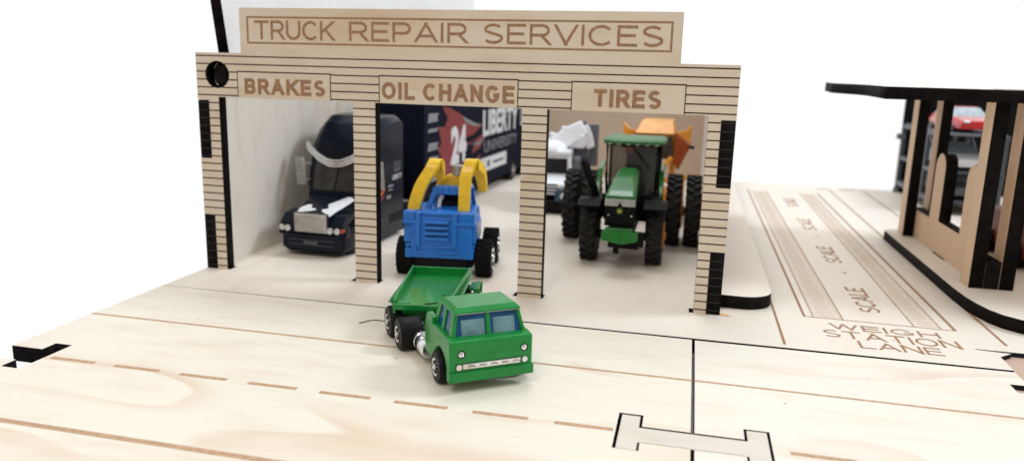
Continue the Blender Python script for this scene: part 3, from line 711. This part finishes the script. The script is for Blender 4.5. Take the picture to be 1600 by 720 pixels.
for dz,dy,h in ((0,0,.2),(.2,-.03,.16),(-.19,.03,.16)):
    m.bar([(-2.45,4.15+dy,6.75+dz),(-2.2,3.95+dy,6.6+dz),(-1.2,3.55+dy,6.0+dz),(-.5,3.45+dy,5.72+dz),(0,3.42+dy,5.68+dz),(.5,3.45+dy,5.72+dz),(1.2,3.55+dy,6.0+dz),(2.2,3.95+dy,6.6+dz),(2.45,4.15+dy,6.75+dz)],.38,h,side=(0,1,0))
m.build('sun_visor',CHR,t,bevel=.05)
for s in (-1,1):
    m=MB(); m.box((s*2.92,3.95,4.95),(.75,.14,1.95),0,(6,0,0)); m.box((s*2.45,4.0,5.5),(.5,.1,.12)); m.box((s*2.45,4.0,4.4),(.5,.1,.1)); m.build('mirror',plain('mirror_shell',(.55,.56,.55),.12,var=.3,spec=.6,alpha=.55),t,bevel=.05)
m=MB(); m.bb(-2.3,2.3,3.0,9.4,.5,1.3)
for s in (-1,1): m.bb(s*2.1-.3,s*2.1+.3,3.6,9.2,.25,1.9)
m.bb(-.9,.9,9,14.,.6,1.2); m.build('skirt',NAVY,t,bevel=.08)
for s in (-1,1):
    wheel(t,s*1.8,1.9,.95,.8,s,rim=CHRD)
    wheel(t,s*1.75,11.4,.95,1.1,s,rim=CHRD)
# cab graphics
X=2.405
text('lettering','LIBERTY','YZ',X,7.3,8.9,4.2,4.55,WHITEP,cabo,h=.03); text('lettering','LU','YZ',X,7.6,8.6,4.75,5.5,GREYL,cabo,off=.03,h=.03)
m=MB()
for i,(z,mt) in enumerate(((4.0,0),(3.7,1),(3.35,0),(3.0,1))):
    m.prism([(3.4,z-.5),(4.6,z-.35),(5.6,z+.05),(6.1,z+.35),(5.3,z+.22),(4.3,z-.02),(3.4,z-.1)],'X',X,X+.02,mt)
m.build('flame_stripe',[ORP,REDP],cabo,smooth=False)
m=MB(); m.bb(X,X+.02,6.5,7.4,3.75,3.9); m.bb(X,X+.02,6.6,7.3,3.5,3.6); m.bb(X,X+.02,6.3,7.0,2.95,3.2); m.build('sponsor_mark',[GREYP],cabo,smooth=False)
for s in (-1,1):
    m=MB(); m.cyl((s*2.05,9.6,1.0),(s*2.05,9.6,8.0),.14,12)
    m.build('exhaust_stack',CHRD,t)

# trailer
t=thing('toy_semi_trailer','long dark race trailer with red flame art and number 24 behind the navy semi truck','toy trailer',(4.6,4.3,0),-2.4)
m=MB(); TX=2.45
m.bb(-TX,TX,13.2,47.0,2.15,9.35); m.bb(-TX+.02,TX-.02,24.5,47.0,1.0,2.2); body=m.build('trailer_body',NAVYM,t,bevel=.08)
m=MB(); m.bb(-2.0,2.0,13.5,36,1.7,2.15); m.bb(-TX+.1,TX-.1,18.5,24.5,.9,2.1); m.build('underframe',BLACKP,t,bevel=.04)
for y in (39.5,44.2):
    for s in (-1,1): wheel(t,s*1.95,y,1.05,1.05,s,rim=CHR,rr=.55,holes=6)
X=TX+.002
def tt(txt,y0,y1,z0,z1,mt,off=0.): return text('lettering',txt,'YZ',X+.035,y0,y1,z0,z1,mt,body,off=off,h=.04)
tt('24',19.2,23.2,3.9,7.2,WHITEP,.05); tt('LIBERTY',28.2,40.8,5.7,8.2,WHITEP,.03); tt('UNIVERSITY',28.6,40.6,4.1,5.2,GREYP,.0); tt('LIBERTY',42.2,46.5,5.9,8.2,WHITEP,.03)
m=MB()
def fl(pts,mi=0,d=.02): m.prism(pts,'X',X,X+d,mi)
fl([(17.2,9.0),(19,8.8),(21.5,8.2),(24.5,7.2),(28.2,6.9),(25.2,6.1),(23.0,6.0),(22.2,5.4),(26.0,5.6),(29.6,6.2),(27.3,4.7),(24.0,4.2),(22.6,4.4),(22.4,3.7),(25.2,3.5),(27.6,4.1),(26.0,2.7),(23,2.1),(20.5,1.9),(21.2,2.7),(19.0,2.5),(17.2,3.6),(17.6,4.4),(16.0,5.6),(16.9,6.0),(16.2,7.4),(17.8,7.3),(18.4,8.0)],0)
m.build('flame_art',REDP,body,smooth=False)
m=MB()
fl([(20.4,4.2),(23.4,3.4),(24.6,4.0),(25.9,5.6),(23.4,5.2)],0,.03); fl([(22.,8.0),(25,7.3),(28,6.75),(25.4,6.9),(23,7.4)],1,.03); fl([(24.2,5.3),(27,5.3),(29.5,5.75),(27,5.0)],1,.03); fl([(24,3.0),(26.5,3.1),(28.6,3.65),(26.3,2.7)],1,.03)
m.build('flame_shading',[NAVYM,GREYP],body,smooth=False)
m=MB()
for a in ((13.9,8.2,.75),(13.9,7.2,.3),(13.9,5.9,.65),(14.0,4.9,.4),(13.8,3.3,.5)):
    m=MB(); m.prism([(a[0],a[1]-a[2]/2),(a[0]+2.2,a[1]-a[2]*.42),(a[0]+2.0,a[1]),(a[0]+2.4,a[1]+a[2]*.4),(a[0]+.2,a[1]+a[2]/2)],'X',X,X+.035); m.build('sponsor_mark',GREYP,body,smooth=False)
m=MB()
for i in range(5): m.bb(X,X+.035,16.6+1.6*i,17.3+1.6*i,2.75,2.95)
for i in range(4): m.bb(X,X+.035,22+3.6*i,23.6+3.6*i,8.95,9.1)
m.build('sponsor_mark',GREYP,body,smooth=False)
m=MB(); m.bb(X,X+.03,25.5,36.6,2.2,3.55); bn=m.build('banner',WHITEP,body,smooth=False)
m=MB(); m.bb(X+.03,X+.05,27.3,28.4,2.7,3.0); m.build('banner_mark',ORP,body,smooth=False)
m=MB(); m.bb(X+.03,X+.05,29.8,30.5,2.6,3.2); m.bb(X+.03,X+.05,31.8,35.6,2.75,2.95); m.build('banner_mark',BLACKP,body,smooth=False)

# ================================================================== GREEN FARM TRACTOR
t=thing('toy_tractor','green toy farm tractor with tall black tyres standing in the right bay','toy tractor',(23.9,7.0,0),0)
m=MB()
def sc_(y,xl,xr,z0,z1,c=.2): return [(xl,y,z0),(xr,y,z0),(xr,y,z1-c),(xr-c,y,z1),(xl+c,y,z1),(xl,y,z1-c)]
m.loft([sc_(.0,-.88,.98,4.45,4.75,.12),sc_(.35,-.9,1.0,4.4,4.98,.2),sc_(1.6,-.75,.9,4.4,5.45,.25),sc_(3.2,-.62,.85,4.4,5.85,.25),sc_(4.6,-.6,.85,4.4,6.0,.25)])
m.build('hood',TGREEN,t,bevel=.08,seg=3,ang=20)
m=MB()
m.prism([(-.88,4.60),(.98,4.60),(.98,4.16),(.2,4.16),(.05,4.42),(-.1,4.16),(-.88,4.16)],'Y',-.1,.1); m.build('hood_band',SILV,t,bevel=.02)
m=MB(); m.bb(-.85,.95,-.03,4.6,2.9,4.45); m.bb(-.7,.85,-.08,0,3.05,4.1); m.bb(-.55,.7,-.3,4.5,1.6,2.95); m.bb(-.5,.7,4,9.5,1.5,3.6); m.bb(-1.5,1.75,5.2,6.2,2.3,4.0); m.bb(-1.2,1.5,6.6,9,3.7,4.6)
m.cyl((-2.2,3,1.75),(2.2,3,1.75),.28,12); m.bb(-2.0,2.0,2.75,3.25,1.5,1.95)
m.bb(-.9,-.62,-.05,.1,3.0,3.06)
m.build('engine_block',TBLK,t,bevel=.05)
m=MB(); m.cyl((.05,-.12,3.88),(.05,-.02,3.88),.2,20); em=m.build('emblem',plain('emblem_green',(.05,.13,.03),.4),t)
m=MB(); m.prism([(-.1,-.08),(-.02,-.12),(.1,-.06),(.08,.1),(.03,.02),(-.06,.1),(-.09,.02)],'Y',-.14,-.11,0,Matrix.Translation((.05,0,3.88))); m.build('emblem_mark',plain('emblem_yellow',(.5,.42,.06),.4),em)
for x in (-.62,.78):
    m=MB(); m.cyl((x,-.1,3.6),(x,-.05,3.6),.05,10)
    m.build('headlight',HEADL,t)
m=MB()
m.loft([[(-.95,-.65,2.35),(.3,-.95,2.2),(.3,-.95,3.0),(-.95,-.65,2.9)],[(-.95,.1,2.35),(.3,.1,2.2),(.3,.1,3.0),(-.95,.1,2.9)]])
m.loft([[(.3,-.95,2.2),(1.28,-.6,2.38),(1.28,-.6,2.88),(.3,-.95,3.0)],[(.3,.1,2.2),(1.28,.1,2.38),(1.28,.1,2.88),(.3,.1,3.0)]])
m.bb(-.75,.9,-.6,-.1,2.85,3.12); m.v=[v+Vector((0,0,-.25)) for v in m.v]
m.build('front_weight',TGREEN,t,bevel=.06)
m=MB(); m.bb(1.25,1.6,-.2,.3,1.7,2.6); m.bb(-.25,1.3,.0,.3,1.5,2.0); m.bb(-.25,.1,-.15,.3,1.2,1.6); m.build('hitch',TBLK,t,bevel=.04)
for s in (-1,1):
    wheel(t,s*2.12+.02,3.3,1.83,1.02,s,rim=AMB,tyre=RUBT,rr=.5,holes=0,lug=20)
    m=MB(); m.bar([(s*2.1,1.7,3.72),(s*2.1,2.3,3.98),(s*2.1,3.3,4.05),(s*2.1,4.3,3.9)],1.5,.14); m.bb(s*1.6-.1,s*1.6+.1,3.0,3.5,2.0,4.0); m.build('front_fender',TBLK,t,bevel=.04)
    for x in (3.0,4.35): wheel(t,s*x+.1,9.9,2.42,1.05,s,rim=AMB,tyre=RUBT,rr=.55,holes=0,lug=24)
    m=MB(); m.bar([(s*2.25,7.1,3.0),(s*2.2,7.5,4.4),(s*2.15,8.3,5.35),(s*2.15,9.8,5.7),(s*2.15,11.3,5.3)],.34,.18); m.build('rear_fender',TGREEN,t,bevel=.06)
m=MB(); m.bb(-4.9,5.0,9.6,10.2,2.2,2.6); m.build('rear_axle',TBLK,t)
# cab
m=MB()
for s in (-1,1):
    m.tube([(s*1.62+.2,6.0,3.8),(s*1.68+.2,5.7,5.2),(s*1.7+.2,5.9,7.45)],.11,8); m.tube([(s*1.75+.2,9.0,3.8),(s*1.75+.2,9.1,7.45)],.12,8)
m.bb(-1.6,2.0,5.75,5.95,3.7,3.95); m.bb(-1.6,2.0,5.8,5.95,7.3,7.48); m.bb(-1.6,2.0,6.0,9.3,3.5,3.8)
m.build('cab_frame',TBLK,t,bevel=.03)
m=MB(); m.bb(-1.35,1.75,5.84,5.87,3.95,7.3); m.build('windshield',plain('tractor_glass',(.05,.055,.055),.08,var=.1,alpha=.55),t)
m=MB(); m.tube([(.25,5.72,7.25),(1.35,5.68,5.9)],.045,6); m.tube([(-.6,5.7,7.25),(.3,5.72,7.3)],.035,6); m.build('wiper',TBLK,t)
m=MB(); m.bb(-.5,.9,7.6,8.8,3.8,5.1); m.bb(-.4,.8,8.5,9.0,5.0,6.5); m.bb(-.2,.5,6.3,6.9,3.8,5.2); m.lathe([(.45,0),(.5,.05),(.45,.1)],(.15,6.7,5.3),'Z',20); m.build('seat',TBLK,t,bevel=.12)
m=MB(); m.box((.9,8.95,5.4),(1.9,.1,2.8)); m.build('rear_window',GREYL,t,bevel=.02)
m=MB(); 
def rr_(z,k): return [(.27+x*k,7.3+y*k,z) for x,y in [(-2.0,-1.9),(-1.2,-2.15),(1.2,-2.15),(2.0,-1.9),(2.15,0),(2.1,2.2),(-2.1,2.2),(-2.15,0)]]
m.loft([rr_(7.42,.94),rr_(7.5,1.0),rr_(7.68,1.0),rr_(7.82,.88)]); rf=m.build('roof',TGREEND,t,bevel=.05,ang=20)
m=MB()
for i in range(6):
    m=MB(); m.box((-1.3+i*.62,5.17,7.46),(.26,.08,.1)); m.build('roof_light',GREYP,t,bevel=.02)
m=MB(); m.tube([(-2.95,4.0,6.35),(-2.7,4.0,6.2),(-2.5,4.0,5.4),(-2.1,4.1,4.6),(-1.9,4.3,3.6)],.27,12); m.build('intake_pipe',TBLK,t)
m=MB(); m.bb(-2.3,-1.5,4.2,6.0,2.4,4.0); m.build('fuel_tank',TBLK,t,bevel=.1); m=MB(); m.bb(1.6,2.4,4.2,6.0,2.4,4.0); m.build('fuel_tank',TBLK,t,bevel=.1)

# ================================================================== ORANGE HOPPER MACHINE
t=thing('toy_hopper_trailer','orange toy hopper wagon with flared sides standing behind the green tractor','hopper wagon',(25.1,24.5,0),0)
m=MB()
m.loft([[(-1.5,.6,5.2),(1.4,.6,5.2),(1.4,5,5.2),(-1.5,5,5.2)],[(-1.7,.2,7.35),(1.5,.2,7.35),(1.5,5.5,7.35),(-1.7,5.5,7.35)]])
m.loft([[(-1.75,-.05,7.3),(1.5,-.05,7.3),(1.5,5.5,7.3),(-1.75,5.5,7.3)],[(-1.3,1.0,8.25),(1.3,1.0,8.3),(1.3,5.0,8.3),(-1.3,5.0,8.25)]])
hp=m.build('hopper',ORA,t,bevel=.08)
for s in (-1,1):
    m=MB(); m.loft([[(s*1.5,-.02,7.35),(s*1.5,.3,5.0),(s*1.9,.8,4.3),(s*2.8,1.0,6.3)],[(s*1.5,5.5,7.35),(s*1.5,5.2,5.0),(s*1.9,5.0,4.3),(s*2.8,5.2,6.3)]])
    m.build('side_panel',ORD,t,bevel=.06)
m=MB(); m.bb(-1.45,1.35,-.02,.6,5.3,7.1); m.build('front_screen',plain('dark_screen',(.05,.035,.03),.4,var=.3),t,bevel=.04)
for s in (-1,1):
    m=MB(); m.prism([(s*1.5,7.4),(s*2.75,6.5),(s*2.8,8.1),(s*2.35,7.6)],'Y',1.0,1.6)
    m.build('corner_fin',ORA,t,bevel=.05)
m=MB()
m.bar([(1.35,-.4,5.5),(.7,-.6,4.6),(.0,-.8,4.0)],.4,.35,side=(0,1,0)); m.bar([(2.5,0,4.1),(2.2,0,3.3),(1.8,0,2.2)],.4,.35,side=(0,1,0))
m.bar([(.2,-.4,3.7),(1.4,-.3,3.5),(2.4,-.2,3.9)],.4,.35,side=(0,1,0)); m.bar([(.8,-.4,2.6),(1.6,-.4,2.7),(2.3,-.3,3.0)],.4,.3,side=(0,1,0))
m.bb(-1.8,2.2,.2,5.6,1.5,2.3); m.bb(1.2,2.0,.0,.5,.9,2.6); m.bb(-1.6,-.9,.0,.5,.9,4.6)
m.bb(1.7,2.5,1.2,5.4,.8,3.4); m.bb(-1.7,-1.2,.6,5,2.2,5.4); m.bb(1.2,1.6,.6,5,2.2,5.2)
m.build('frame',ORA,t,bevel=.07)
m=MB(); m.cyl((2.7,.9,6.3),(3.1,.9,6.2),.13,10); m.build('knob',BLACKP,t)
for y in (1.4,4.4):
    for s in (-1,1): wheel(t,s*2.0,y,1.1,.9,s,rim=AMB,holes=0,tyre=RUBM)

# ================================================================== WHITE WORK TRUCK
t=thing('toy_mixer_truck','white toy work truck with grey boom behind the tractor, at the back wall','toy truck',(16.3,24.5,0),6)
m=MB()
m.loft([[(-1.9,.2,1.6),(1.9,.2,1.6),(1.9,2.4,1.6),(-1.9,2.4,1.6)],[(-1.8,.25,2.6),(1.8,.25,2.6),(1.8,2.4,2.7),(-1.8,2.4,2.7)],[(-1.5,.8,2.95),(1.5,.8,2.95),(1.6,2.4,3.15),(-1.6,2.4,3.15)]])
m.loft([[(-1.85,2.1,1.5),(1.85,2.1,1.5),(1.85,5,1.5),(-1.85,5,1.5)],[(-1.85,2.1,3.2),(1.85,2.1,3.2),(1.85,5,3.2),(-1.85,5,3.2)],[(-1.7,2.5,4.9),(1.7,2.5,4.9),(1.7,5,4.9),(-1.7,5,4.9)]])
m.bb(-1.75,1.75,2.3,5.0,4.85,5.25); m.lathe([(.01,.9),(.7,.8),(1.25,.45),(1.5,0)],(-.1,3.7,5.2),'Z',20)
m.build('cab_body',WHITEC,t,bevel=.12,seg=3)
m=MB(); m.loft([[(-1.45,2.02,3.3),(1.45,2.02,3.3),(1.45,2.3,3.3),(-1.45,2.3,3.3)],[(-1.4,2.30,4.6),(1.4,2.30,4.6),(1.4,2.6,4.6),(-1.4,2.6,4.6)]]); m.build('windshield',GLD,t)
m=MB()
for i in range(4): m.box((0,.19+.02*i,1.65+.3*i),(1.5,.08,.13))
m.build('grille_slot',BLACKP,t)
for s in (-1,1):
    m=MB(); m.loft([[(s*.55,-.1,1.15),(s*1.75,-.1,1.15),(s*1.75,1.2,1.15),(s*.55,1.2,1.15)],[(s*.55,-.1,1.9),(s*1.75,-.1,1.9),(s*1.75,1.2,1.9),(s*.55,1.2,1.9)],[(s*.8,.1,2.4),(s*1.6,.1,2.4),(s*1.6,1.1,2.4),(s*.8,1.1,2.4)]])
    m.build('fender',TEAL,t,bevel=.12,seg=3)
for s in (-1,1):
    m=MB(); m.lathe([(.25,.05),(.24,-.1),(.001,-.2)],(s*1.25,-.1,1.65),'Y',16)
    m.build('headlight',HEADL,t)
m=MB(); m.bb(-2,2,-.1,9.5,.35,1.25); m.build('bumper',BLACKP,t,bevel=.15)
m=MB()   # rear body: drum and chutes
m.lathe([(.5,4.9),(1.3,5.3),(1.75,6.6),(1.75,8.2),(1.2,9.6),(.7,10.2)],(0.5,0,4.6),'Y',20); m.build('drum',WHITEC,t)
m=MB(); m.bar([(.0,4.2,5.6),(1.2,4.9,6.3),(2.7,5.6,7.2)],1.3,[1.1,1.7,1.3],side=(0,1,0)); m.bar([(2.5,5.6,7.2),(2.95,5.6,6.3),(3.35,5.6,5.3)],.9,[1.1,1.0,.7],side=(0,1,0)); m.box((1.9,5.1,5.9),(1.8,1.0,1.2))
m.box((-.6,4.2,5.7),(1.6,1.2,.8),0,(0,-25,0)); m.bar([(-.4,4.2,6.6),(.5,4.5,6.3),(1.3,4.8,6.6)],.5,.4,side=(0,1,0)); m.box((.9,4.6,7.0),(.6,.5,.5))
m.build('chute',WHITEC,t,bevel=.15,seg=3)
m=MB(); m.bb(1.7,3.2,5.5,6.5,1.5,6.9); m.bb(2.6,4.0,6.6,7.6,3.5,7.4); m.box((2.1,5.9,7.3),(1.6,.5,.35),0,(0,-25,0)); m.bb(1.9,2.5,3.0,5.6,1.6,4.6)
m.build('boom',GREYL,t,bevel=.1)
m=MB(); m.bb(-1.2,1.9,5.0,10.5,1.2,2.4); m.bb(2.45,3.3,5.2,5.5,2.8,4.6); m.build('chassis',GREYF,t,bevel=.05)
for y in (1.5,6.6,8.7):
    for s in (-1,1): wheel(t,s*1.6,y,.85,.8,s,rim=CHRD,tyre=RUBM)

# ================================================================== CANOPY STATION
t=thing('station_canopy','plywood fuel station shelter with dark-edged canopy on slotted posts at right','canopy',(0,0,0))
RZ=11.12
co=[(38.1,6.7),(60,6.7),(60,26),(37.9,26),(37.35,19.2),(37.75,17.6),(38.4,15.2),(38.5,13.),(38.25,9.)]
plate('canopy_roof',co,[],'XY',RZ+.68,.68,W_BASE,EDGE,t)
m=MB(); m.bb(44.2,47.5,8.6,9.3,RZ+.68,RZ+.70); m.build('roof_slot',EDGE,t,smooth=False)
z0=T+.02
def outer(x,ya,yb): plate('post',[(ya,z0),(yb,z0),(yb,RZ),(ya,RZ)],[],'YZ',x,.74,W_POST,EDGE,t)
for x in (43.84,45.4):
    outer(x,7.4,8.78); outer(x,22.0,23.35)
def rt(y0,y1,z1,n=10):
    r=(y1-y0)/2; return [(y1-r+r*math.cos(R(180*i/n)),z1-r+r*math.sin(R(180*i/n))) for i in range(n+1)]
mid=[(7.42,z0),(23.3,z0),(23.3,2.75),(18.85,2.75)]+[(p[0],p[1]) for p in rt(16.75,18.85,7.35)]+[(16.75,2.85),(12.45,2.85)]+[(p[0],p[1]) for p in rt(10.35,12.45,7.3)]+[(10.35,2.3),(7.42,2.3)]
plate('slotted_panel',mid,[],'YZ',44.6,.76,W_POST,EDGE,t)
m=MB(); 
for y in (7.42,): m.bb(44.62,45.34,y-.012,y,z0,2.28)
m.bb(44.5,44.6,14.4,16.9,z0-.01,z0+.01)
m.build('slot_mark',EDGE,t,smooth=False)

# ================================================================== CAR CARRIER behind the canopy
t=thing('toy_car_carrier','dark grey two-deck toy car carrier standing behind the canopy posts','car carrier',(53.0,37.5,0),0)
m=MB()
for x in (-2.5,2.5):
    for y in (0.2,5.2,10.2,14.3): m.bb(x-.22,x+.22,y,y+.4,.6,7.4)
    m.bb(x-.2,x+.2,0,14.7,7.0,7.4); m.bb(x-.2,x+.2,0,14.7,3.6,3.95); m.bb(x-.25,x+.25,0,14.7,.8,1.3)
    m.bar([(x,.2,3.9),(x,5.2,7.1)],.2,.3); m.bar([(x,5.4,3.9),(x,10.2,7.1)],.2,.3)
m.build('frame',GREYF,t,bevel=.05)
m=MB(); m.bb(-2.5,2.5,0,14.7,7.3,7.5); m.build('upper_deck',GREYL,t,bevel=.03)
m=MB(); m.bb(-2.5,2.5,0,14.7,3.9,4.05); m.bb(-2.5,2.5,0,14.7,1.2,1.35); m.build('lower_deck',GREYF,t,bevel=.03)
m=MB(); m.bb(-2.7,13.,14.9,15.1,.0,10.6); m.bb(-2.5,2.5,14.4,14.85,0.,7.2); m.build('dark_backing_panel',TBLK,t,bevel=.03)  # stand-in black panel for the unidentified dark mass behind the carrier
m=MB(); m.bb(-3.3,-2.5,13.8,14.5,5.8,6.4); m.build('bracket',GREYL,t,bevel=.05); m=MB(); m.bb(-3.0,-2.5,13.9,14.4,.0,.5); m.build('bracket',GREYL,t,bevel=.05)
for y in (2.,4.4,11.6):
    for s in (-1,1): wheel(t,s*2.0,y,.85,.7,s,rim=CHRD,tyre=RUBM)
def car(x,y,z,rz,label,mt,group=None,s=1.):
    c=thing('toy_car',label,'toy car',(x,y,z),rz,group)
    m=MB()
    P=[(0,.35),(-.02,.9),(.3,1.15),(2.3,1.4),(2.6,1.42),(6.9,1.5),(8.1,1.4),(8.3,1.0),(8.3,.4)]
    def S(yy,zz,w): return None
    m.loft([[(-1.6,.15,.35),(1.6,.15,.35),(1.7,.0,.75),(1.55,.25,1.1),(-1.55,.25,1.1),(-1.7,.0,.75)],
            [(-1.85,1.4,.35),(1.85,1.4,.35),(1.95,1.3,.95),(1.65,1.4,1.35),(-1.65,1.4,1.35),(-1.95,1.3,.95)],
            [(-1.85,4,.35),(1.85,4,.35),(1.92,4,.95),(1.7,4,1.5),(-1.7,4,1.5),(-1.92,4,.95)],
            [(-1.85,7,.35),(1.85,7,.35),(1.95,7,.95),(1.65,7,1.5),(-1.65,7,1.5),(-1.95,7,.95)],
            [(-1.6,8.3,.4),(1.6,8.3,.4),(1.65,8.35,.95),(1.45,8.2,1.35),(-1.45,8.2,1.35),(-1.65,8.35,.95)]])
    m.loft([[(-1.3,4.2,2.15),(1.3,4.2,2.15),(1.3,6.1,2.15),(-1.3,6.1,2.15)],[(-1.25,4.3,2.25),(1.25,4.3,2.25),(1.25,6.0,2.25),(-1.25,6.0,2.25)]])
    m.build('body',mt,c,bevel=.12,seg=3,ang=20)
    m=MB(); m.loft([[(-1.6,2.6,1.4),(1.6,2.6,1.4),(1.6,7.4,1.45),(-1.6,7.4,1.45)],[(-1.32,4.1,2.2),(1.32,4.1,2.2),(1.32,6.2,2.2),(-1.32,6.2,2.2)]]); m.build('windshield',plain('car_glass',(.35,.42,.46),.1,var=.3),c,bevel=.04)
    for s_ in (-1,1):
        m=MB(); m.box((s_*1.2,.22,.98),(.6,.3,.22),0,(-30,0,s_*-12)); m.build('headlight',HEADL,c,bevel=.05)
        for yy in (1.6,6.7): wheel(c,s_*1.65,yy,.55,.45,s_,rim=CHRD)
    for o in (c,): o.scale=(s,s,s)
    return c
car(53.5,38.6,7.5,4,'red toy car on the top deck of the dark car carrier',REDC)
g_='cars on the lower carrier decks'
car(52.9,38.2,4.05,0,'white toy car on the middle deck of the carrier behind the posts',WHITEC)
car(52.9,38.4,1.35,0,'pale grey toy car on the lowest deck of the carrier behind the posts',GREYL)
# maroon vehicle at the very edge
t=thing('toy_truck','maroon toy truck standing on the island at the right edge of the photo','toy truck',(50.2,12.2,T+.012),0)
m=MB(); m.prism([(0,.7),(0,3.0),(.6,3.3),(1.2,4.9),(3.4,4.9),(3.5,3.2),(8,3.0),(8,.7)],'X',-1.7,1.7); m.build('body',MAR,t,bevel=.12,seg=3)
m=MB(); m.prism([(.62,3.3),(1.15,4.7),(1.2,4.7),(.75,3.3)],'X',-1.5,1.5); m.build('windshield',GLD,t)
m=MB(); m.bb(-1.75,1.75,-.15,.1,.6,1.3); m.build('bumper',BLACKP,t,bevel=.06)
for s in (-1,1):
    m=MB(); m.lathe([(.25,.05),(.24,-.08),(.001,-.14)],(s*1.2,0,2.1),'Y',16); m.build('headlight',HEADL,t)
    for y in (1.6,6.3): wheel(t,s*1.6,y,.8,.6,s,rim=CHRD,tyre=RUBM)

# ================================================================== LIGHT
w=bpy.data.worlds.new('World'); SC.world=w; w.use_nodes=True; nt=w.node_tree
bg=nt.nodes['Background']
# a bright white studio sweep ahead, dimmer warm room behind the photographer
tc=N(nt,'ShaderNodeTexCoord'); sx=N(nt,'ShaderNodeSeparateXYZ'); nt.links.new(tc.outputs['Generated'],sx.inputs[0])
r1=ramp(nt,sx.outputs[1],[(.40,0.),(.60,1.)])      # y from -1..1 mapped below
mr=N(nt,'ShaderNodeMapRange'); mr.inputs['From Min'].default_value=-1; mr.inputs['From Max'].default_value=1
nt.links.new(sx.outputs[1],mr.inputs[0]); nt.links.new(mr.outputs[0],r1.inputs[0])
c=mixc(nt,r1.outputs[0],(.50,.44,.39),(1.03,1.03,1.03))
nt.links.new(c,bg.inputs[0]); bg.inputs[1].default_value=1.0
def area(name,loc,tgt,size,power,col):
    l=bpy.data.lights.new(name,'AREA'); l.shape='DISK'; l.size=size; l.energy=power; l.color=col
    o=bpy.data.objects.new(name,l); COL.objects.link(o); o.location=loc
    o.rotation_euler=(Vector(tgt)-Vector(loc)).to_track_quat('-Z','Y').to_euler(); return o
area('window_light',(98,25,78),(22,5,0),26,50000,(.82,.91,1.))
area('front_light',(10,-70,80),(18,-5,0),35,26000,(1.,.94,.87))

area('overhead_fill',(14,38,95),(15,22,0),34,24000,(.93,.97,1.))  # added fill lamp that brightens the bay interiors from above
# ================================================================== CAMERA
cam=bpy.data.cameras.new('camera'); co_=bpy.data.objects.new('camera',cam); COL.objects.link(co_); SC.camera=co_
C=Vector((27.88374249,-39.54348755,12.24655829)); yaw,pit,rol=R(-12.9164531),R(-11.94102917),R(1.52804404)
cy,sy,cp,sp=math.cos(yaw),math.sin(yaw),math.cos(pit),math.sin(pit)
fw=Vector((sy*cp,cy*cp,sp)); rt_=Vector((cy,-sy,0)); up=rt_.cross(fw)
r2=math.cos(rol)*rt_+math.sin(rol)*up; u2=-math.sin(rol)*rt_+math.cos(rol)*up
Mx=Matrix((r2,u2,-fw)).transposed().to_4x4(); Mx.translation=C; co_.matrix_world=Mx
cam.sensor_width=36; cam.lens=1197.44*36/1600; cam.clip_start=.1; cam.clip_end=1000
cam.dof.use_dof=True; cam.dof.focus_distance=33.5; cam.dof.aperture_fstop=cam.lens/1000/.26
SC.view_settings.view_transform='Standard'; SC.view_settings.look='None'; SC.view_settings.exposure=0; SC.view_settings.gamma=1
SC.render.engine='CYCLES'; SC.cycles.max_bounces=8; SC.cycles.transparent_max_bounces=12
